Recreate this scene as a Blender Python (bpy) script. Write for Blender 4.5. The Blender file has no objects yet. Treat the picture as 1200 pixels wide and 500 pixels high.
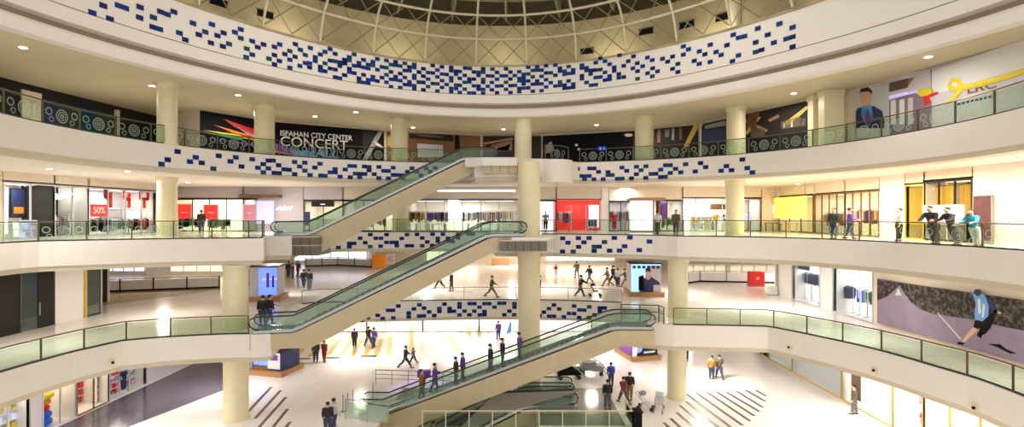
import bpy, bmesh, math, random
from mathutils import Vector, Matrix
random.seed(7)
C = bpy.context.scene.collection
SC = bpy.context.scene
EYE = 12.4          # eye height above the ground floor
F = 600.0           # focal length in pixels of the 1200 wide frame
HZ = 252.0
L0, L1, L2, L3 = 0.0, 5.5, 11.0, 16.5

# ---------------------------------------------------------------- camera, world, lights, exposure
cam_d = bpy.data.cameras.new('camera'); cam = bpy.data.objects.new('camera', cam_d); C.objects.link(cam)
cam_d.sensor_width = 36; cam_d.lens = 36 * F / 1200; cam_d.shift_y = 2.0 / 1200
cam_d.clip_start = 0.1; cam_d.clip_end = 400
cam.location = (0, 0, EYE); cam.rotation_euler = (math.pi / 2, 0, 0)
SC.camera = cam
SC.view_settings.view_transform = 'Standard'; SC.view_settings.look = 'None'
SC.view_settings.gamma = 1; SC.view_settings.use_curve_mapping = False
SC.view_settings.exposure = 0.34
SC.cycles.max_bounces = 7; SC.cycles.transparent_max_bounces = 24
SC.cycles.diffuse_bounces = 4; SC.cycles.glossy_bounces = 3
SC.cycles.sample_clamp_indirect = 4
SC.cycles.caustics_reflective = False; SC.cycles.caustics_refractive = False
w = bpy.data.worlds.new('hall_light'); SC.world = w; w.use_nodes = True
w.node_tree.nodes['Background'].inputs[0].default_value = (1.0, 0.975, 0.945, 1)
WORLD = 0.80
w.node_tree.nodes['Background'].inputs[1].default_value = WORLD

def light(name, kind, loc, power, color=(1, .93, .82), size=1.0, rot=(0, 0, 0), **k):
    d = bpy.data.lights.new(name, kind); d.energy = power; d.color = color
    if kind == 'AREA':
        d.shape = k.get('shape', 'DISK'); d.size = size
        if 'sy' in k: d.size_y = k['sy']
    else:
        d.shadow_soft_size = size
    if kind == 'SPOT':
        d.spot_size = k.get('cone', 2.6); d.spot_blend = 0.9
    o = bpy.data.objects.new(name, d); o.location = loc; o.rotation_euler = rot; C.objects.link(o)
    return o
# area lights added out of view to fill the atrium from above
for (x, y, p) in ((-9, 14, 430), (9, 14, 430), (-8, 27, 430), (8, 27, 430)):
    light('roof_fill', 'AREA', (x, y, 27.6), p, (1, .95, .87), 4.0)
for i in range(9):   # lights added unseen behind the tall ring to brighten the drum wall
    t = -1.45 + 2.9*i/8
    light('drum_fill', 'AREA', (-.5 + 22*math.sin(t), 19.5 + 21.5*math.cos(t), EYE+11.6), 130, (1, .93, .75), 1.4, rot=(math.pi - .5, 0, -t))
# fill lights added under the gallery ceilings (x, y, z, watt, radius)
GALLERY_POWER = 170
P_L3 = [(-23, 20), (-24, 30), (-19.5, 37), (-11, 43), (0, 44.5), (11, 43), (17.5, 34), (19.3, 25), (19, 16)]
P_L2 = [(-24, 24), (-24, 33), (-19, 40), (-9, 46), (1, 47), (10, 45), (17, 39), (20.5, 30), (20.5, 21)]
P_L1 = [(-25, 27, .35), (-24, 35, .45), (-20, 43, .8), (-8, 47), (3, 48), (14, 45), (18, 38), (20, 29, .4), (20.5, 21, .3), (-10, 60), (10, 60), (-34, 50), (28, 50), (0, 68)]
P_L0 = [(-21.5, 27, .8), (-21, 36, .8), (-13, 44, .55), (-3, 46, .45), (7, 45, .6), (14, 38), (19.5, 29, .9), (19, 20), (-9, 53, .25), (8, 53, .3)]

# ---------------------------------------------------------------- materials
M = {}
def mat(name, col, rough=.6, metal=0.0, emit=None, es=0.0, spec=.4, noise=0.0, nscale=3.0, coat=0.0):
    if name in M: return M[name]
    m = bpy.data.materials.new(name); m.use_nodes = True; nt = m.node_tree; b = nt.nodes['Principled BSDF']
    b.inputs['Base Color'].default_value = (*col, 1); b.inputs['Roughness'].default_value = rough
    b.inputs['Metallic'].default_value = metal; b.inputs['Specular IOR Level'].default_value = spec
    b.inputs['Coat Weight'].default_value = coat
    if emit: b.inputs['Emission Color'].default_value = (*emit, 1); b.inputs['Emission Strength'].default_value = es
    if noise:
        tc = nt.nodes.new('ShaderNodeTexCoord'); n = nt.nodes.new('ShaderNodeTexNoise'); n.inputs['Scale'].default_value = nscale
        n.inputs['Detail'].default_value = 4
        mx = nt.nodes.new('ShaderNodeMix'); mx.data_type = 'RGBA'
        nt.links.new(tc.outputs['Object'], n.inputs['Vector']); nt.links.new(n.outputs['Fac'], mx.inputs['Factor'])
        mx.inputs['A'].default_value = (*[c * (1 - noise) for c in col], 1); mx.inputs['B'].default_value = (*[min(1, c * (1 + noise)) for c in col], 1)
        nt.links.new(mx.outputs['Result'], b.inputs['Base Color'])
    M[name] = m; return m

def tile_mat(name, c1, mortar, sx, rough, spec=.5):
    m = bpy.data.materials.new(name); m.use_nodes = True; nt = m.node_tree; b = nt.nodes['Principled BSDF']
    tc = nt.nodes.new('ShaderNodeTexCoord'); br = nt.nodes.new('ShaderNodeTexBrick'); br.offset = 0
    br.inputs['Color1'].default_value = (*c1, 1); br.inputs['Color2'].default_value = (*[c * .95 for c in c1], 1)
    br.inputs['Mortar'].default_value = (*mortar, 1); br.inputs['Scale'].default_value = 1
    br.inputs['Mortar Size'].default_value = .012; br.inputs['Brick Width'].default_value = sx; br.inputs['Row Height'].default_value = sx
    nt.links.new(tc.outputs['Object'], br.inputs['Vector'])
    n = nt.nodes.new('ShaderNodeTexNoise'); n.inputs['Scale'].default_value = .35; n.inputs['Detail'].default_value = 5
    nt.links.new(tc.outputs['Object'], n.inputs['Vector'])
    mx = nt.nodes.new('ShaderNodeMix'); mx.data_type = 'RGBA'; mx.blend_type = 'MULTIPLY'; mx.inputs['Factor'].default_value = .12
    nt.links.new(br.outputs['Color'], mx.inputs['A']); nt.links.new(n.outputs['Fac'], mx.inputs['B'])
    nt.links.new(mx.outputs['Result'], b.inputs['Base Color'])
    b.inputs['Roughness'].default_value = rough; b.inputs['Specular IOR Level'].default_value = spec
    M[name] = m; return m

def glass_mat(name, tint, gloss=.12, frost=0.0):
    m = bpy.data.materials.new(name); m.use_nodes = True; nt = m.node_tree
    nt.nodes.remove(nt.nodes['Principled BSDF']); out = nt.nodes['Material Output']
    t = nt.nodes.new('ShaderNodeBsdfTransparent'); t.inputs[0].default_value = (*tint, 1)
    g = nt.nodes.new('ShaderNodeBsdfGlossy'); g.inputs['Roughness'].default_value = .03; g.inputs[0].default_value = (.9, 1, .95, 1)
    lw = nt.nodes.new('ShaderNodeLayerWeight'); lw.inputs[0].default_value = gloss
    mx = nt.nodes.new('ShaderNodeMixShader')
    nt.links.new(lw.outputs['Fresnel'], mx.inputs[0]); nt.links.new(t.outputs[0], mx.inputs[1]); nt.links.new(g.outputs[0], mx.inputs[2])
    last = mx
    if frost:
        d = nt.nodes.new('ShaderNodeBsdfDiffuse'); d.inputs[0].default_value = (.75, .85, .75, 1)
        m2 = nt.nodes.new('ShaderNodeMixShader'); m2.inputs[0].default_value = frost
        nt.links.new(mx.outputs[0], m2.inputs[1]); nt.links.new(d.outputs[0], m2.inputs[2]); last = m2
    nt.links.new(last.outputs[0], out.inputs[0])
    M[name] = m; return m

mat('fascia', (.80, .745, .67), .5, noise=.03, nscale=.6)
mat('fascia_rim', (.62, .54, .40), .6)  # darker tone paints the shadow band along the lower lip of the fascias
mat('groove', (.33, .28, .18), .8)
mat('ceiling_paint', (.62, .55, .365), .8, noise=.03, nscale=.4)
mat('ceiling_white', (.86, .80, .71), .7)
mat('column_stone', (.78, .70, .46), .35, noise=.06, nscale=4)
mat('truss_clad', (.53, .43, .27), .35, noise=.12, nscale=1.2)
mat('grey_clad', (.16, .14, .11), .4, noise=.2, nscale=6)
mat('wall_cream', (.78, .68, .54), .6, noise=.03, nscale=1)
mat('wall_white', (.85, .80, .74), .6)
mat('wall_lilac', (.60, .55, .58), .6)
mat('wall_dark', (.03, .026, .024), .6, spec=.12)
mat('drum', (.40, .33, .19), .8, noise=.2, nscale=.8)
mat('olive_steel', (.22, .19, .10), .6)
mat('roof_deck', (.26, .22, .12), .9, noise=.3, nscale=.5)
mat('pipe_cream', (.62, .55, .38), .5)
mat('steel', (.45, .46, .44), .25, .9)
mat('dark_metal', (.05, .055, .05), .4, .4)
mat('brown_metal', (.13, .10, .06), .4, .5)
mat('rubber', (.02, .022, .02), .35)
mat('step_metal', (.26, .27, .26), .4, .6)
mat('blue', (.006, .032, .20), .45, spec=.12); mat('blue_deep', (.007, .016, .12), .45, spec=.12); mat('teal', (.008, .06, .10), .45, spec=.12)
mat('black', (.006, .006, .008), .6, spec=.1); mat('white', (.85, .85, .85), .5); mat('paper', (.78, .77, .76), .6)
mat('red', (.70, .02, .015), .5); mat('red_lit', (.7, .02, .02), .5, emit=(1, .05, .03), es=.6)
mat('orange', (.80, .28, .02), .5); mat('yellow', (.80, .62, .03), .5); mat('gold', (.62, .42, .07), .4)
mat('brown', (.20, .09, .03), .5); mat('wood', (.38, .20, .08), .4, noise=.2, nscale=5); mat('green', (.05, .25, .08), .6)
mat('purple', (.18, .06, .35), .5); mat('lilac', (.55, .50, .85), .4, emit=(.6, .55, 1), es=.55); mat('pink', (.80, .30, .42), .5)
mat('sky_blue', (.15, .38, .75), .5); mat('navy', (.02, .03, .10), .6); mat('grey', (.30, .30, .30), .6); mat('light_grey', (.55, .55, .56), .5)
mat('lamp', (1, 1, 1), .5, emit=(1, .96, .88), es=14); mat('lit_white', (1, 1, 1), .5, emit=(1, .97, .92), es=1.6)
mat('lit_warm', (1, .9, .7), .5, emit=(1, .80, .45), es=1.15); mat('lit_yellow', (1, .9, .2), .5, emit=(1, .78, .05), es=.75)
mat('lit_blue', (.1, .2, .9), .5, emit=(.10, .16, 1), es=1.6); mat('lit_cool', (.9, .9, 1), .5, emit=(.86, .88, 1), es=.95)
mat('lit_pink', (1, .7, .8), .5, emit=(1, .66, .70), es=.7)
mat('skin', (.62, .38, .26), .6); mat('hair', (.02, .015, .012), .7); mat('shoe', (.02, .02, .02), .5)
mat('stripe', (.12, .085, .06), .35); mat('stripe_gold', (.60, .42, .08), .35); mat('dark_mat', (.05, .035, .025), .7)
tile_mat('floor_cream', (.97, .915, .88), (.74, .68, .62), 1.2, .16)
tile_mat('floor_upper', (.95, .87, .79), (.6, .52, .42), 1.2, .15)
tile_mat('floor_plum', (.125, .105, .145), (.08, .07, .09), 1.2, .14)
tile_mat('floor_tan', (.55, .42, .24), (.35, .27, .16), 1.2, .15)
glass_mat('glass', (.80, .88, .80), .06); glass_mat('glass_clear', (.93, .95, .95), .10)
glass_mat('glass_green', (.82, .89, .85), .12, .05); glass_mat('glass_frost', (.80, .90, .80), .12, .32)
glass_mat('motif', (.80, .86, .80), .1, .38)

tile_mat('floor_green', (.27, .29, .24), (.16, .17, .14), .6, .12)
mat('lit_cream', (1, .9, .7), .5, emit=(1, .88, .66), es=1.1)
m = mat('trees', (.05, .04, .03), .8); nt = m.node_tree; tc = nt.nodes.new('ShaderNodeTexCoord'); n = nt.nodes.new('ShaderNodeTexNoise'); n.inputs['Scale'].default_value = 5; n.inputs['Detail'].default_value = 8
cr = nt.nodes.new('ShaderNodeValToRGB'); cr.color_ramp.elements[0].position = .45; cr.color_ramp.elements[0].color = (.02, .015, .012, 1); cr.color_ramp.elements[1].position = .72; cr.color_ramp.elements[1].color = (.16, .13, .11, 1)
nt.links.new(tc.outputs['Object'], n.inputs['Vector']); nt.links.new(n.outputs['Fac'], cr.inputs['Fac']); nt.links.new(cr.outputs['Color'], nt.nodes['Principled BSDF'].inputs['Base Color'])
# ---------------------------------------------------------------- mesh helpers
def wx(px, d): return (px - 600.0) / F * d
def W(px, d, z=0.0): return Vector((wx(px, d), d, z))
def ground(px, py, z=0.0):
    d = F * (EYE - z) / (py - HZ); return W(px, d, z)

class MB:
    def __init__(s): s.v = []; s.f = []; s.m = []
    def add(s, vs, fs, mi=0):
        n = len(s.v); s.v += [tuple(v) for v in vs]; s.f += [tuple(i + n for i in f) for f in fs]; s.m += [mi] * len(fs); return s
    def box(s, a, b, mi=0, mx=None):
        x0, y0, z0 = a; x1, y1, z1 = b
        vs = [Vector(p) for p in ((x0,y0,z0),(x1,y0,z0),(x1,y1,z0),(x0,y1,z0),(x0,y0,z1),(x1,y0,z1),(x1,y1,z1),(x0,y1,z1))]
        if mx: vs = [mx @ v for v in vs]
        return s.add(vs, [(0,3,2,1),(4,5,6,7),(0,1,5,4),(1,2,6,5),(2,3,7,6),(3,0,4,7)], mi)
    def slab_box(s, a, b, w, h, mi=0):      # box from point a to point b (centre of the bottom face), width w, height h
        a = Vector(a); b = Vector(b); d = (b - a); d2 = Vector((d.x, d.y, 0)).normalized(); n = Vector((-d2.y, d2.x, 0)) * w / 2; u = Vector((0, 0, h))
        vs = [a - n, b - n, b + n, a + n, a - n + u, b - n + u, b + n + u, a + n + u]
        return s.add(vs, [(0,3,2,1),(4,5,6,7),(0,1,5,4),(1,2,6,5),(2,3,7,6),(3,0,4,7)], mi)
    def tube(s, pts, r, n=6, mi=0, closed=False, cap=True):
        pts = [Vector(p) for p in pts]; rings = []; N = len(pts)
        for i, p in enumerate(pts):
            a = pts[(i - 1) % N] if (closed or i > 0) else p; b = pts[(i + 1) % N] if (closed or i < N - 1) else p
            t = (b - a).normalized(); up = Vector((0, 0, 1)) if abs(t.z) < .95 else Vector((1, 0, 0))
            x = t.cross(up).normalized(); y = x.cross(t); rr = r[i] if isinstance(r, (list, tuple)) else r
            rings.append([p + x * rr * math.cos(2 * math.pi * k / n) + y * rr * math.sin(2 * math.pi * k / n) for k in range(n)])
        vs = [q for rg in rings for q in rg]; fs = []
        for i in range(N if closed else N - 1):
            j = (i + 1) % N
            for k in range(n): fs.append((i*n+k, i*n+(k+1)%n, j*n+(k+1)%n, j*n+k))
        if cap and not closed: fs += [tuple(range(n))[::-1], tuple((N-1)*n + k for k in range(n))]
        return s.add(vs, fs, mi)
    def lathe(s, c, prof, n=24, mi=0, ax=None):
        c = Vector(c); vs = []; fs = []
        for (r, z) in prof:
            for k in range(n):
                a = 2 * math.pi * k / n; vs.append(c + Vector((r * math.cos(a), r * math.sin(a), z)))
        for i in range(len(prof) - 1):
            for k in range(n): fs.append((i*n+k, i*n+(k+1)%n, (i+1)*n+(k+1)%n, (i+1)*n+k))
        fs += [tuple(range(n))[::-1], tuple((len(prof)-1)*n + k for k in range(n))]
        return s.add(vs, fs, mi)
    def ell(s, c, rx, ry, rz, n=10, m=7, mi=0):
        prof = []; c = Vector(c); vs = []; fs = []
        for i in range(1, m):
            t = math.pi * i / m
            for k in range(n):
                a = 2 * math.pi * k / n; vs.append(c + Vector((rx*math.sin(t)*math.cos(a), ry*math.sin(t)*math.sin(a), -rz*math.cos(t))))
        vs += [c + Vector((0, 0, -rz)), c + Vector((0, 0, rz))]; b = (m-1)*n
        for i in range(m - 2):
            for k in range(n): fs.append((i*n+k, i*n+(k+1)%n, (i+1)*n+(k+1)%n, (i+1)*n+k))
        for k in range(n): fs += [((k+1)%n, k, b), ((m-2)*n+k, (m-2)*n+(k+1)%n, b+1)]
        return s.add(vs, fs, mi)
    def prism(s, poly, v, mi=0):             # poly: 3D points, extruded by vector v
        poly = [Vector(p) for p in poly]; n = len(poly); v = Vector(v)
        return s.add(poly + [p + v for p in poly], [tuple(range(n))[::-1], tuple(range(n, 2*n))] + [(i, (i+1)%n, n+(i+1)%n, n+i) for i in range(n)], mi)
    def build(s, name, mats, parent=None, smooth=False, kind=None, label=None):
        me = bpy.data.meshes.new(name); me.from_pydata(s.v, [], s.f); me.update()
        if not isinstance(mats, (list, tuple)): mats = [mats]
        for m in mats: me.materials.append(M[m] if isinstance(m, str) else m)
        if len(mats) > 1: me.polygons.foreach_set('material_index', s.m)
        bm = bmesh.new(); bm.from_mesh(me); bmesh.ops.recalc_face_normals(bm, faces=bm.faces); bm.to_mesh(me); bm.free()
        if smooth:
            me.polygons.foreach_set('use_smooth', [True] * len(me.polygons))
            try: me.set_sharp_from_angle(angle=.7)
            except Exception: pass
        o = bpy.data.objects.new(name, me); C.objects.link(o)
        if parent: o.parent = parent
        if kind: o['kind'] = kind
        if label: o['label'] = label
        return o

def empty(name, loc=(0, 0, 0), rz=0.0, label=None, cat=None, group=None):
    o = bpy.data.objects.new(name, None); C.objects.link(o); o.location = loc; o.rotation_euler = (0, 0, rz); o.empty_display_size = .2
    return tag(o, label, cat, group)
def tag(o, label=None, cat=None, group=None, kind=None):
    if label: o['label'] = label
    if cat: o['category'] = cat
    if group: o['group'] = group
    if kind: o['kind'] = kind
    return o
def copy_tree(o, parent=None):
    c = o.copy(); C.objects.link(c)
    if parent: c.parent = parent
    for ch in list(o.children): copy_tree(ch, c)
    return c

def catmull(pts, step=.6):
    pts = [Vector((p[0], p[1])) for p in pts]
    if len(pts) == 2: P = [pts[0]*2-pts[1]] + pts + [pts[1]*2-pts[0]]
    else: P = [pts[0]*2 - pts[1]] + pts + [pts[-1]*2 - pts[-2]]
    out = []
    for i in range(1, len(P) - 2):
        n = max(1, int((P[i+1] - P[i]).length / step))
        for k in range(n):
            t = k / n; a, b, c, d = P[i-1], P[i], P[i+1], P[i+2]
            out.append(.5*((2*b) + (c-a)*t + (2*a-5*b+4*c-d)*t*t + (3*b-a-3*c+d)*t**3))
    out.append(P[-2]); return out

CTR = Vector((-.5, 19.5))
def ring_pts(co, t0, t1, n, dr=0.0):
    out = []
    for i in range(n + 1):
        t = t0 + (t1 - t0) * i / n
        r = co[0] + co[1]*math.cos(t) + co[2]*math.sin(t) + co[3]*math.cos(2*t) + co[4]*math.sin(2*t) + co[5]*math.cos(3*t) + dr
        out.append(CTR + Vector((math.sin(t), math.cos(t))) * r)
    return out
CO3 = (20.301, 1.321, .062, .403, -.208, -1.05)
CO4 = (19.91, -1.696, .225, .166, -.438, .783)

def normals(pl):
    ns = []
    for i in range(len(pl)):
        a = pl[max(0, i-1)]; b = pl[min(len(pl)-1, i+1)]
        d1 = (pl[i]-a); d2 = (b-pl[i]); d = Vector((0, 0))
        if d1.length > 1e-6: d += d1.normalized()
        if d2.length > 1e-6: d += d2.normalized()
        d.normalize(); n = Vector((d.y, -d.x))
        k = 1.0
        if d1.length > 1e-6:
            c = n.dot(Vector((d1.y, -d1.x)).normalized()); k = 1 / max(.5, c)
        ns.append(n * k)
    return ns
def offset(pl, o): return [p + n * o for p, n in zip(pl, normals(pl))]
def sweep(pl, prof, z, name, mats, parent=None, mi=None, **k):
    mb = MB(); ns = normals(pl); n = len(prof)
    for p, q in zip(pl, ns):
        for (o, h) in prof: mb.v.append((p.x + q.x*o, p.y + q.y*o, z + h))
    for i in range(len(pl) - 1):
        for j in range(n):
            a = i*n + j; b = i*n + (j+1) % n; mb.f.append((a, b, b+n, a+n)); mb.m.append(mi[j] if mi else 0)
    L = (len(pl)-1)*n
    mb.f += [tuple(range(n)), tuple(L+j for j in range(n))[::-1]]; mb.m += [0, 0]
    return mb.build(name, mats, parent, **k)
def strip(pl, z0, z1, name, m, outer, kind='structure', inset=0.0):
    inner = offset(pl, -inset) if inset else pl; mb = MB(); n = len(pl)
    for p in inner: mb.v.append((p.x, p.y, z1))
    for p in inner: mb.v.append((outer(p).x, outer(p).y, z1))
    for p in inner: mb.v.append((p.x, p.y, z0))
    for p in inner: mb.v.append((outer(p).x, outer(p).y, z0))
    for i in range(n-1):
        mb.f += [(i, i+1, n+i+1, n+i), (2*n+i, 3*n+i, 3*n+i+1, 2*n+i+1), (i, 2*n+i, 2*n+i+1, i+1), (n+i, n+i+1, 3*n+i+1, 3*n+i)]
    mb.f += [(0, n, 3*n, 2*n), (n-1, 3*n-1, 4*n-1, 2*n-1)]; mb.m = [0]*len(mb.f)
    return mb.build(name, m, kind=kind)
def outer_box(xl, xr, yb):
    def f(p):
        d = (p - CTR).normalized(); t = 1e9
        if d.x > 1e-5: t = min(t, (xr - CTR.x) / d.x)
        if d.x < -1e-5: t = min(t, (xl - CTR.x) / d.x)
        if d.y > 1e-5: t = min(t, (yb - CTR.y) / d.y)
        return CTR + d * t
    return f
def px_of(p): return 600 + F * p.x / p.y
def hit(pl, px):
    k = (px - 600) / F
    best = None
    for a, b in zip(pl, pl[1:]):
        fa = a.x - k*a.y; fb = b.x - k*b.y
        if fa * fb <= 0 and fa != fb:
            t = fa / (fa - fb); p = a + (b-a)*t
            if p.y > 5 and (best is None or p.y < best[0].y): best = (p, (b-a).normalized())
    return best
def sub(pl, xa, xb):
    return [p for p in pl if p.y > 3 and xa <= px_of(p) <= xb]
def resample(pl, step):
    L = [0]
    for a, b in zip(pl, pl[1:]): L.append(L[-1] + (b-a).length)
    n = max(1, round(L[-1] / step)); out = []; j = 0
    for i in range(n + 1):
        s = L[-1]*i/n
        while j < len(L)-2 and L[j+1] < s: j += 1
        t = (s - L[j]) / max(1e-9, L[j+1]-L[j]); out.append(pl[j] + (pl[j+1]-pl[j])*t)
    return out
# ---------------------------------------------------------------- the balcony edges (world metres)
def PP(*a): return [Vector((wx(x, d), d)) for x, d in a]
E4 = ring_pts(CO4, -1.9, 1.9, 110)
E3a = ring_pts(CO3, -1.9, 1.9, 110)
E3 = [p for p in E3a if px_of(p) < 552 and p.x < 3] + PP((556, 37.4), (590, 36.6), (640, 37.3), (660, 37.9), (668, 39.0)) + [p for p in E3a if px_of(p) > 676 and p.x > 0]
E2 = ([Vector((-20.5, 12))] + catmull([(-24, 20)] + [tuple(p) for p in PP((25, 26.3), (100, 28), (200, 29.8), (276, 30.6), (309, 31.0))]) + PP((312, 34.2), (342, 34.8)) + catmull([tuple(p) for p in PP((352, 38), (390, 41.5), (450, 42.2), (520, 42.2), (574, 41.7))], 1.0)
      + PP((580, 37.3), (636, 37)) + catmull([tuple(p) for p in PP((648, 37.2), (765, 34.9), (794, 33.7), (900, 31.6), (1000, 27.9), (1090, 24), (1178, 20.7))] + [(18.6, 12)]))
E1 = ([Vector((-22.5, 14))] + PP((25, 23.3), (85, 25.7), (144, 28.0)) + catmull([tuple(p) for p in PP((150, 28.1), (190, 28.8), (269, 29.6), (303, 29.6), (318, 29.9))])
      + [Vector((-16.2, 39.6))] + catmull([(-15.4, 40.2), (-9.5, 40.9), (-3.5, 41.5), (1.5, 41.5), (5.5, 41.0), (8.6, 40.2)], 1.0)
      + PP((740, 32.9), (775, 32.3)) + catmull([tuple(p) for p in PP((790, 32.1), (860, 31.8), (900, 31.6))]) + catmull([tuple(p) for p in PP((940, 29.8), (1020, 26.4), (1102, 23.0), (1178, 20.2))] + [(18.3, 12)]))
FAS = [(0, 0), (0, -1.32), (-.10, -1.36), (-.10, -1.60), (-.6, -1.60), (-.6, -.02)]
out2 = outer_box(-53, 40, 76)
out3 = outer_box(-44, 40, 60)
def level(n, E, z, floor_m, ceil_m, outer):
    strip(E, z - .5, z, 'floor', floor_m, outer, inset=.58)
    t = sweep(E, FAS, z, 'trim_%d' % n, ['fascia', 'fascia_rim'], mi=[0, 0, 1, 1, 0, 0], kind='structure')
    strip(E, z - 1.62, z - 1.45, 'ceiling', ceil_m, outer, inset=.6)
    return t
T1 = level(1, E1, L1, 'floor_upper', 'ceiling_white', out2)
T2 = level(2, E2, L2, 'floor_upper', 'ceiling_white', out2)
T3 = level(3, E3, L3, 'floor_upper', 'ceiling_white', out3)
# the tall ring over the top gallery: lip, dark recess, seam and curved band
ZL = EYE + 7.4
FAS4 = [(.10, 0), (.16, .12), (.16, .48), (.05, .62), (-.40, .66), (-.40, .98), (0, 1.04), (.02, 1.65), (-.02, 1.67), (-.02, 1.69), (0.0, 1.71), (-.03, 3.6), (-.08, 3.95), (-.5, 3.97), (-.5, 0)]
T4 = sweep(E4, FAS4, ZL, 'trim_4', ['fascia', 'groove'], mi=[0, 0, 0, 0, 1, 0, 0, 1, 1, 1, 0, 0, 0, 0, 0], kind='structure')
strip(E4, ZL + .3, ZL + .45, 'ceiling', 'ceiling_paint', out3, inset=.42)

# ground floor with an opening down to the basement
OX0, OX1, OY0, OY1 = -7.9, 1.6, 29.95, 36.9
g = MB()
for (a, b) in (((-44, 6), (40, OY0)), ((-44, OY1), (40, 76)), ((-44, OY0), (OX0, OY1)), ((OX1, OY0), (40, OY1))):
    g.box((a[0], a[1], -.35), (b[0], b[1], 0))
g.build('floor', 'floor_cream', kind='structure')
MB().box((OX0-4, OY0-4, -4.7), (OX1+6, OY1+4, -4.5)).build('floor', 'floor_tan', kind='structure')
wl = MB(); wl.box((OX0-4, OY1+3.8, -4.5), (OX1+6, OY1+4, -.35)); wl.build('wall_basement', 'wall_cream', kind='structure')
tr = MB(); tr.box((OX0, OY1-.12, -.95), (OX1, OY1, -.01)); tr.box((OX0, OY0, -.95), (OX1, OY0+.12, -.01)); tr.box((OX1-.12, OY0, -.95), (OX1, OY1, -.01)); tr.box((OX0, OY0, -.95), (OX0+.12, OY1, -.01))
tr.build('trim_5', 'truss_clad', kind='structure')
# plum coloured stone and inlaid stripes of the ground floor
def inlay(pts, m, name='floor_marking', z=0.0, h=.006):
    return MB().prism([(p.x, p.y, z+.001) for p in pts], (0, 0, h)).build(name, m, kind='structure')
inlay([ground(266, 426), ground(262, 457), ground(150, 500), Vector((-24.5, 24, 0)), Vector((-26.6, 24, 0)), Vector((-26.6, 44, 0))], 'floor_plum')
inlay([ground(118, 328, L1), ground(330, 330, L1), ground(118, 358, L1)], 'floor_tan', z=L1)  # darker tan wedge laid over the first gallery floor
inlay([Vector((1.65, 30.2, 0)), Vector((6.7, 30.2, 0)), Vector((6.7, 36.7, 0)), Vector((1.65, 36.7, 0))], 'floor_green')
def line_inlay(a, b, m, w=.16, z=0.0):
    a = ground(*a, z); b = ground(*b, z); mb = MB(); mb.slab_box(a + Vector((0,0,.001)), b + Vector((0,0,.001)), w, .008)
    return mb.build('floor_stripe_line', m, kind='structure')
for a, b in (((318,453),(289,484)), ((329,457),(299,490)), ((335,465),(302,502)), ((337,479),(320,500)), ((340,494),(333,503)), ((344,505),(338,512)), ((285,500),(278,508)),
             ((804,461),(856,500)), ((816,460),(870,498)), ((828,459),(879,493)), ((840,459),(884,487)), ((851,459),(890,482)), ((863,458),(894,477)), ((874,457),(897,470)), ((886,457),(898,464)),
             ((804,470),(845,503)), ((797,475),(830,503)), ((793,483),(816,503)), ((786,490),(800,503)), ((778,495),(788,504))):
    line_inlay(a, b, 'stripe', .2)
for a, b in (((345,418),(362,402)), ((362,418),(378,402)), ((384,416),(398,398)), ((399,417),(414,396)), ((412,417),(424,397)), ((427,416),(440,397)), ((441,416),(447,397)), ((456,416),(458,394)),
             ((482,412),(482,385)), ((535,412),(527,392)), ((550,394),(549,378)), ((562,394),(561,378)), ((573,390),(571,377))):
    line_inlay(a, b, 'stripe_gold', .45)  # thin yellow streaks laid on the floor under the bridge
for a in ((354, 420), (390, 419), (432, 417)):
    p = ground(*a); MB().box((p.x-.7, p.y-.2, .001), (p.x+.7, p.y+.2, .012)).build('floor_marking', 'dark_mat', kind='structure')

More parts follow.
